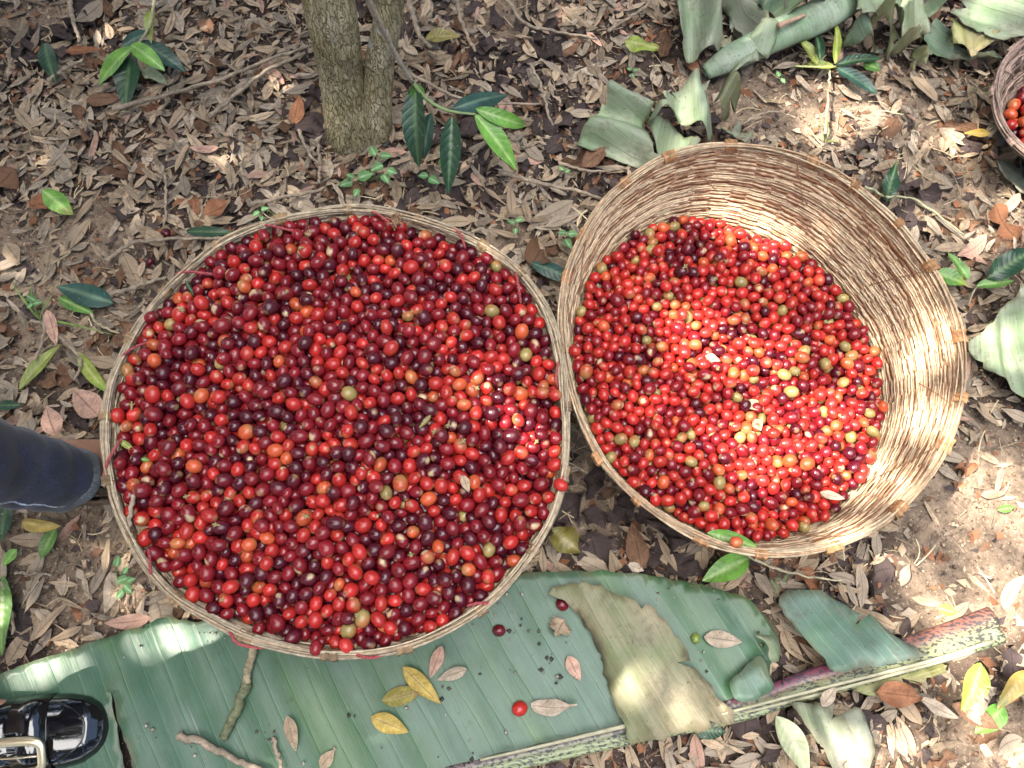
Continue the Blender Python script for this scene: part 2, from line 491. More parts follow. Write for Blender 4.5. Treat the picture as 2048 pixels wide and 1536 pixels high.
M_PLASTIC = plain_mat("black_plastic", (0.012, 0.012, 0.014), rough=0.35, nscale=60, bump=0.8)


def poly_contains(poly, x, y):
    x = np.asarray(x, float); y = np.asarray(y, float)
    ins = np.zeros(x.shape, bool); n = len(poly)
    for i in range(n):
        x1, y1 = poly[i][0], poly[i][1]; x2, y2 = poly[(i + 1) % n][0], poly[(i + 1) % n][1]
        c = ((y1 > y) != (y2 > y)) & (x < (x2 - x1) * (y - y1) / (y2 - y1 + 1e-12) + x1)
        ins ^= c
    return ins


def blob(u, v, spots):
    """soft 0..1 coverage of pixel points by elliptical spots (u, v, ru, rv, angle in degrees)"""
    u = np.asarray(u, float); v = np.asarray(v, float); out = np.zeros(u.shape)
    for s in spots:
        a = math.radians(s[4]) if len(s) > 4 else 0.0
        du, dv = u - s[0], v - s[1]
        p = (du * math.cos(a) + dv * math.sin(a)) / s[2]; q = (-du * math.sin(a) + dv * math.cos(a)) / s[3]
        out = np.maximum(out, np.clip(2.1 - 1.2 * np.sqrt(p * p + q * q), 0, 1))
    return out


# ------------------------------------------------------------------ ground
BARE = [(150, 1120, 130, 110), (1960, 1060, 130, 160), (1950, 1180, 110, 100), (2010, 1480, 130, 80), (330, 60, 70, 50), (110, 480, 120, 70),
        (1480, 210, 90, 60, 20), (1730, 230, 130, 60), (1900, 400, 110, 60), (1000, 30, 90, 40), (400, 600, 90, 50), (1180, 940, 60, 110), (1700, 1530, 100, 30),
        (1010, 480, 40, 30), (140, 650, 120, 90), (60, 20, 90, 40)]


def build_ground():
    fine = np.arange(-1.25, 1.2501, 0.0085)
    far = np.array([1.4, 1.7, 2.2, 3, 5, 9, 18, 40, 90, 160.0])
    xs = np.concatenate([-far[::-1], fine, far])
    fy = np.arange(-0.7, 1.5001, 0.0085)
    ys = np.concatenate([-far[::-1], fy, far + 0.4])
    X, Y = np.meshgrid(xs, ys, indexing='ij')
    Z = ground_z(X, Y)
    nx, ny = X.shape
    V = np.stack([X, Y, Z], -1).reshape(-1, 3)
    I = np.arange(nx * ny).reshape(nx, ny)
    F = np.stack([I[:-1, :-1], I[1:, :-1], I[1:, 1:], I[:-1, 1:]], -1).reshape(-1, 4)
    u, v, _ = proj(V * (np.abs(V) < 3))
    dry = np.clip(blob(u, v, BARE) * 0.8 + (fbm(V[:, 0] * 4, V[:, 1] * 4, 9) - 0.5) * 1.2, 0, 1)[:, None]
    c = np.array((0.062, 0.043, 0.035)) * (1 - dry) + np.array((0.27, 0.20, 0.145)) * dry  # soil off the dry patches darkened: the litter gaps' shade is put in
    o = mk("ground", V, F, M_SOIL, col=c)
    tag(o, kind="structure")


build_ground()

# ------------------------------------------------------------------ baskets
RIM_LEFT = [(700, 413), (615, 422), (526, 444), (444, 478), (386, 525), (308, 602), (273, 647), (243, 705), (219, 756), (205, 825), (202, 870), (208, 944),
            (220, 1005), (244, 1063), (279, 1129), (307, 1164), (349, 1206), (419, 1244), (488, 1281), (558, 1299), (680, 1317), (770, 1312), (840, 1293),
            (895, 1268), (944, 1240), (986, 1210), (1014, 1181), (1049, 1136), (1084, 1087), (1108, 1045), (1124, 1000), (1136, 930), (1139, 860), (1134, 780),
            (1122, 690), (1106, 634), (1077, 582), (1040, 538), (993, 500), (942, 473), (873, 446), (805, 426), (750, 416)]
RIM_RIGHT = [(1423, 287), (1319, 315), (1250, 360), (1205, 398), (1160, 471), (1130, 542), (1117, 619), (1119, 690), (1133, 772), (1160, 854), (1204, 936),
             (1264, 996), (1346, 1056), (1428, 1095), (1510, 1112), (1592, 1114), (1674, 1098), (1756, 1062), (1827, 998), (1887, 914), (1922, 826),
             (1932, 745), (1917, 640), (1887, 566), (1838, 494), (1762, 412), (1680, 348), (1592, 308), (1510, 290)]


class Basket:
    def __init__(self, rim_px, zfun, flare, seed, zbase=0.016):
        self.zfun, self.flare, self.zbase, self.seed = zfun, flare, zbase, seed
        pts = np.array([P(u, v, 0.2) for u, v in rim_px]); c = 0.5 * (pts.max(0) + pts.min(0))
        for _ in range(4):
            th = np.arctan2(pts[:, 1] - c[1], pts[:, 0] - c[0])
            pts = np.array([P(u, v, zfun(t)) for (u, v), t in zip(rim_px, th)])
            c = 0.5 * (pts.max(0) + pts.min(0))
        th = np.arctan2(pts[:, 1] - c[1], pts[:, 0] - c[0]); r = np.hypot(pts[:, 0] - c[0], pts[:, 1] - c[1])
        k = np.argsort(th); th, r = th[k], r[k]
        tt = np.concatenate([th - 2 * PI, th, th + 2 * PI]); rr = np.concatenate([r, r, r])
        g0 = np.linspace(-PI, PI, 241)[:-1]
        R = np.interp(g0, tt, rr)
        for _ in range(6):
            R = 0.25 * np.roll(R, 1) + 0.5 * R + 0.25 * np.roll(R, -1)
        R = R - 0.0045
        self.gt, self.gr, self.c = g0, R, c
        self.rmean = R.mean()

    def R(self, th):
        th = (np.asarray(th) + PI) % (2 * PI) - PI
        return np.interp(th, np.append(self.gt, PI), np.append(self.gr, self.gr[0]))

    def rz(self, th, z):
        return self.R(th) - self.flare * np.maximum(self.zfun(th) - z, 0)

    def wall(self, th, s, off=0.0):
        """s = 0 at the rim .. 1 at the base"""
        zr = self.zfun(th); z = zr + (self.zbase - zr) * s
        r = self.rz(th, z) + 0.006 * np.sin(PI * np.clip(s, 0, 1)) + off
        return np.stack([self.c[0] + r * np.cos(th), self.c[1] + r * np.sin(th), z + 0 * th], -1)


def build_basket(B, name, label, cat, group, tone, rows, S, tabs, tab_col, strand_w=0.0052, amp=0.0013):
    rng = np.random.default_rng(B.seed)
    root = thing(name, (B.c[0], B.c[1], 0.0), label, cat, group)
    pale, mid, brown = tone
    Vs, Fs, Cs, base = [], [], [], 0

    def ribbon(th, s, off, w, t, col):
        """ribbon along th (n,), centre s (n,), radial offset, width along the wall (m), thickness"""
        nonlocal base
        hgt = np.abs(B.zfun(th) - B.zbase) + 1e-6
        ds = 0.5 * w / hgt
        a = B.wall(th, s - ds, off + t / 2); b = B.wall(th, s + ds, off + t / 2)
        c = B.wall(th, s + ds, off - t / 2); d = B.wall(th, s - ds, off - t / 2)
        V = np.stack([a, b, c, d], 1).reshape(-1, 3); n = len(th)
        I = np.arange(n - 1)[:, None] * 4
        F = np.concatenate([np.stack([I[:, 0] + j, I[:, 0] + (j + 1) % 4, I[:, 0] + 4 + (j + 1) % 4, I[:, 0] + 4 + j], -1) for j in range(4)])
        Vs.append(V); Fs.append(F + base); Cs.append(np.repeat(col, 4, axis=0)); base += len(V)

    for k in range(rows):
        s0 = (k + 0.4) / rows
        t0 = rng.uniform(0, 2 * PI); end = t0 + 2 * PI
        while t0 < end:
            arc = rng.uniform(0.7, 2.2)
            n = max(int(arc * S * 4 / (2 * PI)), 8)
            th = np.linspace(t0, t0 + arc + 0.06, n)
            wob = (vnoise(th * 4 + 50, np.full(n, k * 3.7), B.seed) - 0.5) * 0.6 / rows
            tip = np.clip(np.minimum(np.arange(n), np.arange(n)[::-1]) / 3.0, 0.25, 1)
            off = amp * np.cos(S / 2 * th + PI * k) * (0.6 + 0.8 * rng.random()) + rng.uniform(-0.0004, 0.0004)
            w = strand_w * rng.uniform(0.75, 1.15) * tip
            mixv = np.clip(rng.normal(0.5, 0.32), 0, 1)
            fleck = vnoise(th * 60, np.full(n, k * 9.1 + t0), B.seed + 4)
            f2 = np.clip(mixv + (fleck - 0.5) * 1.1, 0, 1)[:, None]
            col = np.where(f2 < 0.5, brown + (mid - brown) * f2 * 2, mid + (pale - mid) * (f2 - 0.5) * 2) * rng.uniform(0.85, 1.12)
            ribbon(th, s0 + wob, off, w, 0.0014, col)
            # pale splint edge standing a little proud; the light it catches is painted in
            if rng.random() < 0.85:
                a, b = sorted(rng.integers(0, n, 2)); b = min(b + 6, n)
                if b - a > 4:
                    ribbon(th[a:b], (s0 + wob)[a:b] + 0.36 / rows, off[a:b] - 0.0006, 0.0013 * tip[a:b], 0.0018, np.tile(pale * rng.uniform(0.9, 1.25), (b - a, 1)))
            t0 += arc * rng.uniform(0.9, 0.99)
    mk("woven_wall", np.vstack(Vs), np.vstack(Fs), M_STRAW, col=np.vstack(Cs), parent=root, smooth=False)

    # upright stakes
    Vs, Fs, Cs, base = [], [], [], 0
    parts = []
    for i in range(S):
        th = 2 * PI * (i + 0.5) / S + rng.uniform(-0.012, 0.012)
        s = np.linspace(-0.02, 1.0, 12); w = 0.0042 * rng.uniform(0.8, 1.3)
        rr = B.rmean
        V = np.concatenate([B.wall(np.full(12, th + sg * w / rr), s, of) for sg, of in ((-1, 0.0006), (1, 0.0006), (1, -0.0006), (-1, -0.0006))]).reshape(4, 12, 3).transpose(1, 0, 2).reshape(-1, 3)
        F = [(j * 4 + q, j * 4 + (q + 1) % 4, j * 4 + 4 + (q + 1) % 4, j * 4 + 4 + q) for j in range(11) for q in range(4)] + [(0, 3, 2, 1)]
        parts.append((V, F, mid * rng.uniform(0.6, 0.95)))
    V, F, C = join(parts)
    mk("stakes", V, F, M_STRAW, col=C, parent=root, smooth=False)

    # rim hoop: a bundle of long pale splints lashed together
    parts = []
    for k in range(13):
        th = np.linspace(0, 2 * PI, 220)
        a = k * 2 * PI / 13
        off = 0.0036 * math.cos(a) * (1 if k % 2 else 0.6) + 0.0042 * (vnoise(th * 3.2, th * 0 + k * 5, B.seed + 8) - 0.5)
        dz = 0.0042 * math.sin(a) * (1 if k % 2 else 0.6) + 0.005 * (vnoise(th * 2.7 + 9, th * 0 + k * 3, B.seed + 2) - 0.5)
        path = B.wall(th, np.zeros(220), off); path[:, 2] += dz + 0.001
        path[-1] = path[0]
        V, F = tube(path, 0.00125 * rng.uniform(0.7, 1.3), 5, cap=False)
        cc = (pale * (0.95 - 0.35 * rng.random()) if k % 3 else mid)
        parts.append((V, F, np.repeat(cc * (0.75 + 0.5 * vnoise(th * 40, th * 0 + k, B.seed))[:, None], 5, axis=0)))
    V, F, C = join(parts)
    mk("rim_hoop", V, F, M_STRAW, col=C, parent=root)

    # stake ends folded over the rim
    for i in range(tabs):
        th0 = 2 * PI * i / tabs + rng.uniform(-0.06, 0.06)
        w = 0.0075 * rng.uniform(0.7, 1.25)
        th = np.linspace(th0 - w / B.rmean, th0 + w / B.rmean, 7)
        prof = [(0.012, -0.0052), (-0.004, -0.0056), (-0.022, -0.0035), (-0.03, 0.0), (-0.026, 0.0065), (0.01, 0.0085), (0.09, 0.0065)]
        wv = rng.uniform(-0.001, 0.001, 7)
        G = np.array([B.wall(th, np.full(7, s), of + wv) for s, of in prof])
        G2 = np.array([B.wall(th, np.full(7, s * 0.9 + 0.004), of * 0.78 + wv) for s, of in prof])
        V = np.concatenate([G.reshape(-1, 3), G2.reshape(-1, 3)]); n = 49
        F = []
        for r in range(6):
            for q in range(6):
                a = r * 7 + q
                F.append((a, a + 1, a + 8, a + 7)); F.append((n + a, n + a + 7, n + a + 8, n + a + 1))
        for r in range(6):
            for q in (0, 6):
                a = r * 7 + q; F.append((a, a + 7, n + a + 7, n + a))
        for q in range(6):
            for r in (0, 6):
                a = r * 7 + q; F.append((a, a + 1, n + a + 1, n + a))
        cc = np.array(tab_col) * rng.uniform(0.75, 1.3)
        cv = cc * (0.55 + 0.9 * np.tile(rng.random(7), 14))[:, None]
        mk("stake_end", V, F, M_STRAW, col=cv, parent=root, smooth=False)

    # thin lashing fibres stitched across the inside of the wall
    parts = []
    for i in range(12):
        th0 = 2 * PI * (i + rng.uniform(0.1, 0.9)) / 12; n = 14
        th = th0 + np.linspace(0, rng.choice((-1, 1)) * rng.uniform(0.12, 0.3), n)
        s = np.linspace(rng.uniform(0, 0.04), rng.uniform(0.2, 0.36), n)
        V, F = tube(B.wall(th, s, -0.0042), 0.0006, 4)
        mk("lashing", V, F, M_STRAW, col=brown * 1.1, parent=root)

    # floor: concentric coil of splints on a disc
    th = np.linspace(0, 2 * PI, 61)[:-1]; V = [(B.c[0], B.c[1], B.zbase)]; F = []
    rings = 14
    for r in range(1, rings + 1):
        R = (B.rz(th, B.zbase) + 0.001) * r / rings
        for t, q in zip(th, R): V.append((B.c[0] + q * math.cos(t), B.c[1] + q * math.sin(t), B.zbase + 0.0015 * (r % 2)))
    for j in range(60): F.append((0, 1 + j, 1 + (j + 1) % 60))
    for r in range(rings - 1):
        for j in range(60):
            a = 1 + r * 60; F.append((a + j, a + 60 + j, a + 60 + (j + 1) % 60, a + (j + 1) % 60))
    mk("basket_floor", V, F, M_STRAW, col=mid * 0.8, parent=root, smooth=False)
    return root


BL = Basket(RIM_LEFT, lambda th: 0.200 + 0 * np.asarray(th), 0.46, 21)
BR = Basket(RIM_RIGHT, lambda th: 0.215 + 0.038 * np.cos(np.asarray(th) - 0.75), 0.47, 22)
c3 = (2190, 192)
RIM_3 = [(c3[0] + 208 * math.cos(a), c3[1] + 160 * math.sin(a)) for a in np.linspace(0, 2 * PI, 25)[:-1]]
B3 = Basket(RIM_3, lambda th: 0.125 + 0.012 * np.cos(np.asarray(th) - 2.2), 0.95, 23)

STRAW = (np.array((0.58, 0.45, 0.30)), np.array((0.42, 0.27, 0.165)), np.array((0.25, 0.13, 0.07)))
STRAW_G = (np.array((0.54, 0.44, 0.31)), np.array((0.37, 0.275, 0.18)), np.array((0.15, 0.10, 0.06)))
STRAW_P = (np.array((0.36, 0.26, 0.21)), np.array((0.22, 0.15, 0.125)), np.array((0.12, 0.075, 0.06)))
bk_left = build_basket(BL, "woven_basket", "wide straw basket heaped to the rim with dark red cherries, bound with red twine", "basket", "woven baskets of coffee cherries", STRAW_G, 52, 62, 20, (0.20, 0.13, 0.07), 0.0042, 0.0009)
bk_right = build_basket(BR, "woven_basket", "half filled deep straw basket with its bare sunlit inner wall showing", "basket", "woven baskets of coffee cherries", STRAW, 74, 58, 20, (0.33, 0.17, 0.075), 0.0036, 0.0008)
bk_third = build_basket(B3, "woven_basket", "small purplish brown basket cut off at the upper right corner", "basket", "woven baskets of coffee cherries", STRAW_P, 24, 34, 12, (0.25, 0.17, 0.14))


# red twine looped over the left rim
def twine(pts, r=0.0013):
    path = smooth_path(pts, 40)
    L = np.concatenate([[0], np.cumsum(np.linalg.norm(np.diff(path, axis=0), axis=1))])
    parts = []
    T = np.gradient(path, axis=0); T /= np.linalg.norm(T, axis=1)[:, None] + 1e-9
    A = np.cross(T, (0, 0, 1.0)); A /= np.linalg.norm(A, axis=1)[:, None] + 1e-9; Bn = np.cross(A, T)
    for k in range(2):
        ph = L / 0.0075 * 2 * PI + k * PI
        pp = path + r * 0.75 * (np.cos(ph)[:, None] * A + np.sin(ph)[:, None] * Bn)
        V, F = tube(pp, r * 0.85, 6)
        parts.append((V, F, np.array((0.34, 0.075, 0.08)) * (0.8 + 0.5 * vnoise(L * 300, L * 0 + k, 3).repeat(6)[:, None])))
    V, F, C = join(parts)
    o = mk("twine_loop", V, F, M_TWINE, col=C, parent=bk_left)
    return o


ZR = 0.2
TW = [[(352, 548), (375, 544), (405, 546), (436, 550)], [(236, 722), (252, 706), (275, 692), (300, 683)], [(206, 958), (215, 925), (228, 900), (243, 878)],
      [(518, 450), (545, 452), (580, 460), (618, 464)], [(730, 420), (755, 428), (778, 445), (790, 456)], [(897, 457), (915, 463), (925, 478), (931, 496)],
      [(1029, 540), (1034, 556), (1038, 580), (1042, 606)], [(1118, 715), (1114, 735), (1112, 760), (1118, 778)], [(1128, 940), (1124, 965), (1116, 985)],
      [(297, 1098), (299, 1120), (301, 1145), (306, 1162)], [(455, 1247), (462, 1268), (478, 1288), (525, 1297)], [(704, 1302), (720, 1312), (745, 1315), (772, 1308)],
      [(935, 1212), (955, 1207), (975, 1206), (988, 1204)]]
for k, pl in enumerate(TW):
    n = len(pl)
    zz = [ZR - 0.004, ZR + 0.007, ZR + 0.007, ZR - 0.004][:n] if n == 4 else [ZR, ZR + 0.008, ZR + 0.002]
    o = twine([P(u, v, z) for (u, v), z in zip(pl, zz)])
    o["label"] = "red twine looped over the straw rim"

# knot of dry fibre on the far rim of the left basket
parts = []
kc = P(790, 440, ZR + 0.006)
for k in range(30):
    d = RNG.normal(0, 1, 3); d /= np.linalg.norm(d); d[2] = abs(d[2]) * 0.5
    V, F = tube(smooth_path([kc - d * 0.006, kc + d * 0.004 + RNG.normal(0, 0.003, 3), kc + d * RNG.uniform(0.008, 0.016)], 6), 0.0009, 4)
    parts.append((V, F, np.array((0.34, 0.2, 0.12)) * RNG.uniform(0.7, 1.3)))
V, F, C = join(parts)
mk("fibre_knot", V, F, M_STRAW, col=C, parent=bk_left)

# ------------------------------------------------------------------ coffee cherries
CLASSES = [("dark maroon", (0.060, 0.004, 0.010)), ("deep crimson", (0.19, 0.009, 0.014)), ("bright red", (0.40, 0.022, 0.018)),
           ("orange red", (0.45, 0.075, 0.026)), ("yellowish tan", (0.30, 0.225, 0.08)), ("green", (0.16, 0.21, 0.045))]


def cherry_proto(cls, seed):
    rng = np.random.default_rng(seed)
    seg, rings = 14, 10
    V = [(0, 0, 1.0)]
    for i in range(1, rings):
        p = PI * i / rings if i > 1 else PI * 0.062
        for j in range(seg):
            a = 2 * PI * j / seg
            V.append((math.sin(p) * math.cos(a), math.sin(p) * math.sin(a), math.cos(p)))
    V.append((0, 0, -1.0)); V = np.array(V)
    F = [(0, 1 + j, 1 + (j + 1) % seg) for j in range(seg)]
    for i in range(rings - 2):
        for j in range(seg):
            a = 1 + i * seg; F.append((a + j, a + seg + j, a + seg + (j + 1) % seg, a + (j + 1) % seg))
    a = 1 + (rings - 2) * seg; F += [(a + j, len(V) - 1, a + (j + 1) % seg) for j in range(seg)]
    th = np.arctan2(V[:, 1], V[:, 0])
    r = 1 + 0.035 * np.cos(2 * th + rng.uniform(0, 6)) * (1 - V[:, 2] ** 2) + 0.03 * rng.normal(0, 1, 1) * V[:, 2] + 0.012 * np.cos(3 * th + rng.uniform(0, 6))
    W = V * r[:, None]
    W[:, 0] *= 0.97; W[:, 1] *= rng.uniform(0.88, 0.97); W[:, 2] *= rng.uniform(1.04, 1.2)
    W[0, 2] -= 0.09; W[1:1 + seg, 2] -= 0.015
    W[-1, 2] += 0.04
    base = np.array(CLASSES[cls][1]) * rng.uniform(0.8, 1.2)
    C = np.tile(base, (len(V), 1))
    # ripening blush on one side or end
    d = rng.normal(0, 1, 3); d /= np.linalg.norm(d)
    t = np.clip((V @ d - rng.uniform(0.0, 0.6)) * 1.3, 0, 1)[:, None]
    tgt = np.array(CLASSES[{0: 1, 1: 0, 2: 3, 3: 4, 4: 3, 5: 5}[cls]][1])
    if cls in (2, 3) and rng.random() < 0.4: tgt = np.array(CLASSES[4][1])
    C = C * (1 - t * 0.55) + tgt * t * 0.55
    # disc left by the flower, at the end
    C[0] = (0.20, 0.115, 0.06); C[-1] = (0.24, 0.14, 0.07) if rng.random() < 0.5 else C[-1]; C[1:1 + seg] = C[1:1 + seg] * 0.4 + np.array((0.34, 0.2, 0.1)) * 0.6
    if rng.random() < 0.13:          # a pale scar of torn skin
        d = rng.normal(0, 1, 3); d /= np.linalg.norm(d)
        C[(V @ d) > rng.uniform(0.89, 0.95)] = (0.46, 0.33, 0.19)
    return W, F, C


PROTO = {}
for cls in range(6):
    PROTO[cls] = [cherry_proto(cls, 100 * cls + k) for k in range(7)]
PMESH = {}


def proto_mesh(cls, k):
    if (cls, k) not in PMESH:
        W, F, C = PROTO[cls][k]
        me = bpy.data.meshes.new("coffee_cherry"); me.from_pydata(W.tolist(), [], F)
        me.polygons.foreach_set("use_smooth", np.ones(len(F), bool))
        a = me.color_attributes.new("col", 'FLOAT_COLOR', 'POINT')
        c4 = np.ones((len(W), 4), np.float32); c4[:, :3] = C; a.data.foreach_set("color", c4.ravel())
        me.materials.append(M_CHERRY)
        PMESH[(cls, k)] = me
    return PMESH[(cls, k)]


def cherry_object(p, r, cls, k, rot, label, group=None):
    o = bpy.data.objects.new("coffee_cherry", proto_mesh(cls, k))
    o.location = p; o.rotation_euler = rot; o.scale = (r, r, r)
    COL.objects.link(o)
    return tag(o, label, "coffee cherry", group)


def pack(B, zlevel, dome, r0, depth, n, seed, wallgap=1.0, iters=150, slope=(0.0, 0.0)):
    """settle n spheres on the heap's core inside the basket's wall"""
    rng = np.random.default_rng(seed)
    rad = r0 * np.clip(rng.normal(1.0, 0.085, n), 0.76, 1.24)
    def top(x, y):
        th = np.arctan2(y - B.c[1], x - B.c[0]); q = np.hypot(x - B.c[0], y - B.c[1]) / np.maximum(B.rz(th, zlevel), 1e-3)
        bump = (fbm(x * 9, y * 9, seed) - 0.5) * 0.020
        return zlevel + dome * (1 - np.clip(q, 0, 1) ** 2.2) + bump + slope[0] * (x - B.c[0]) + slope[1] * (y - B.c[1])
    th = rng.uniform(0, 2 * PI, n); q = np.sqrt(rng.random(n)) * 0.98
    rl = B.rz(th, zlevel) - r0
    x = B.c[0] + q * rl * np.cos(th); y = B.c[1] + q * rl * np.sin(th)
    p = np.stack([x, y, top(x, y) - depth + r0 + rng.random(n) * depth * 1.15], -1)
    pairs = None
    for it in range(iters):
        if it % 6 == 0:
            kd = KDTree(n)
            for i, q_ in enumerate(p): kd.insert(q_, i)
            kd.balance()
            a, b = [], []
            reach = 2 * r0 * 1.32
            for i in range(n):
                for (_, j, _) in kd.find_range(p[i], reach):
                    if j > i: a.append(i); b.append(j)
            a = np.array(a); b = np.array(b)
        p[:, 2] -= 0.0009 if it < iters - 25 else 0.0002
        for _ in range(2):
            d = p[a] - p[b]; L = np.linalg.norm(d, axis=1) + 1e-9
            ov = (rad[a] + rad[b]) * 0.97 - L; m = ov > 0
            cr = d[m] / L[m][:, None] * (0.42 * ov[m])[:, None]
            for ax in range(3):
                p[:, ax] += np.bincount(a[m], cr[:, ax], n) - np.bincount(b[m], cr[:, ax], n)
        fl = top(p[:, 0], p[:, 1]) - depth + rad
        p[:, 2] = np.maximum(p[:, 2], fl)
        th = np.arctan2(p[:, 1] - B.c[1], p[:, 0] - B.c[0]); q = np.hypot(p[:, 0] - B.c[0], p[:, 1] - B.c[1])
        lim = B.rz(th, p[:, 2]) - rad * wallgap - 0.002
        k = q > lim
        p[k, 0] = B.c[0] + lim[k] * np.cos(th[k]); p[k, 1] = B.c[1] + lim[k] * np.sin(th[k])
    return p, rad, lambda x, y: top(x, y) - depth


def heap_core(B, zlevel, fl, col):  # dark sheet under the cherries; the shade of deep gaps is in its colour
    th = np.linspace(0, 2 * PI, 73)[:-1]; V, F = [(B.c[0], B.c[1], float(fl(np.array([B.c[0]]), np.array([B.c[1]]))[0]))], []
    for r in range(1, 25):
        R = (B.rz(th, zlevel - 0.03) - 0.004) * r / 24
        x, y = B.c[0] + R * np.cos(th), B.c[1] + R * np.sin(th); z = fl(x, y) + 0.003 * np.cos(r * 2.1 + th * 9)
        V += list(zip(x, y, z))
    for j in range(72): F.append((0, 1 + j, 1 + (j + 1) % 72))
    for r in range(23):
        for j in range(72):
            a = 1 + r * 72; F.append((a + j, a + 72 + j, a + 72 + (j + 1) % 72, a + (j + 1) % 72))
    return np.array(V), F, np.array(col)


def cherry_rot(rng):
    # long axis lies mostly level
    return Euler((PI / 2 + rng.normal(0, 0.65), rng.uniform(0, 2 * PI), rng.uniform(0, 2 * PI)))


def stuff_mesh(items, core, name, label):
    Vs, Cs, F3, F4, base = [], [], [], [], 0
    seg, nv = 14, len(PROTO[0][0][0])
    tri = np.array([f for f in PROTO[0][0][1] if len(f) == 3]); quad = np.array([f for f in PROTO[0][0][1] if len(f) == 4])
    for p, r, cls, k, rot in items:
        W, _, C = PROTO[cls][k]
        M = np.array(rot.to_matrix())
        Vs.append(W @ M.T * r + p); Cs.append(C)
        F3.append(tri + base); F4.append(quad + base); base += nv
    F = [tuple(f) for f in np.vstack(F3)] + [tuple(f) for f in np.vstack(F4)]
    V = np.vstack(Vs); C = np.vstack(Cs)
    if core:
        F += [tuple(i + base for i in f) for f in core[1]]
        V = np.vstack([V, core[0]]); C = np.vstack([C, np.tile(core[2], (len(core[0]), 1))])
    o = mk(name, V, F, M_CHERRY, col=C)
    return tag(o, label, "coffee cherries", kind="stuff")


def classes(rng, n, w):
    return rng.choice(6, n, p=np.array(w) / sum(w))


rng = np.random.default_rng(5)
# left basket, heaped
pL, rL, flL = pack(BL, 0.204, 0.022, 0.0083, 0.038, 2120, 31, wallgap=0.5)
cL = classes(rng, len(pL), (27, 40, 28, 4, 1.3, 0.05))
kL = rng.integers(0, 7, len(pL)); rotL = [cherry_rot(rng) for _ in pL]
u, v, dep = proj(pL)
rp = rL / dep * FPX
ordr = np.argsort(np.linalg.norm(pL - np.array((0, 0, H)), axis=1))
cov = np.zeros(len(pL))
uo, vo = u[ordr], v[ordr]
for i, a in enumerate(ordr):               # share of the disc hidden by nearer ones, roughly
    d = np.hypot(uo[:i] - u[a], vo[:i] - v[a]); s = rp[ordr[:i]] + rp[a]
    cov[a] = np.clip((s - d) / (2 * rp[a]), 0, 1).sum() if i else 0
score = rp * np.clip(1.15 - cov, 0, 1)
front = list(np.argsort(-score)[:286])
for i in front:
    du, dv = u[i] - 670, v[i] - 865
    zone = "in the middle of the heap" if math.hypot(du, dv) < 170 else ("near the front rim" if dv > 150 and dv > abs(du) else "near the far rim" if dv < -150 and -dv > abs(du) else "near the outer left rim" if du < 0 else "near the rim beside the right basket")
    cherry_object(pL[i], rL[i], int(cL[i]), int(kL[i]), rotL[i], f"{CLASSES[cL[i]][0]} coffee cherry atop the left basket {zone}", "coffee cherries on top of the left heap")
fs = set(front)
items = [(pL[i], rL[i], int(cL[i]), int(kL[i]), rotL[i]) for i in range(len(pL)) if i not in fs]
stuff_mesh(items, heap_core(BL, 0.204, flL, (0.03, 0.004, 0.006)), "coffee_cherries", "dark red coffee cherries filling the left basket beneath the topmost ones")

# right basket
pR, rR, flR = pack(BR, 0.156, 0.012, 0.0074, 0.034, 1800, 33, wallgap=0.7, slope=(-0.075, -0.030))
cR = classes(rng, len(pR), (12, 25, 48, 9, 5.0, 0.15))
itemsR = [(pR[i], rR[i], int(cR[i]), int(rng.integers(0, 7)), cherry_rot(rng)) for i in range(len(pR))]
stuff_mesh(itemsR, heap_core(BR, 0.156, flR, (0.03, 0.004, 0.006)), "coffee_cherries", "bright red coffee cherries filling the lower half of the right basket")

# corner basket
p3, r3, fl3 = pack(B3, 0.085, 0.015, 0.0085, 0.028, 330, 35, iters=90)
c3_ = classes(rng, len(p3), (26, 15, 26, 15, 3, 14))
items3 = [(p3[i], r3[i], int(c3_[i]), int(rng.integers(0, 7)), cherry_rot(rng)) for i in range(len(p3))]
stuff_mesh(items3, heap_core(B3, 0.085, fl3, (0.03, 0.004, 0.006)), "coffee_cherries", "mixed green and red coffee cherries in the corner basket")

# stub stalks lying among the cherries
def stalks(p, rad, idx, where, seed):
    rng = np.random.default_rng(seed)
    for i in idx:
        base = p[i] + np.array((0, 0, rad[i] * 0.85)) + rng.normal(0, 0.002, 3)
        a = rng.uniform(0, 2 * PI); d = np.array((math.cos(a), math.sin(a), 0.12)); e = np.array((-d[1], d[0], 0.1))
        L = rng.uniform(0.006, 0.011); parts = []
        V, F = tube(smooth_path([base, base + d * L * 0.5, base + d * L], 6), np.linspace(0.0011, 0.0014, 6), 6); parts.append((V, F, np.array((0.30, 0.25, 0.11))))
        for sg in (-1, 1):
            V, F = tube(smooth_path([base + d * L * 0.45, base + d * L * 0.75 + e * sg * L * 0.35], 4), 0.0008, 5); parts.append((V, F, np.array((0.33, 0.27, 0.13))))
        V, F, C = join(parts)
        tag(mk("cherry_stalk", V, F, M_SOFT, col=C), f"short pale forked stalk lying among the cherries {where}", "stalk", "stalk stubs " + where)


tops = [i for i in front if rL[i] > 0.0078]
stalks(pL, rL, [tops[k] for k in range(3, len(tops), max(len(tops) // 16, 1))][:16], "in the left basket", 91)
tr = np.argsort(-(pR[:, 2] + rng.normal(0, 0.004, len(pR))))[:500]
stalks(pR, rR, list(rng.choice(tr, 12, replace=False)), "in the right basket", 92)

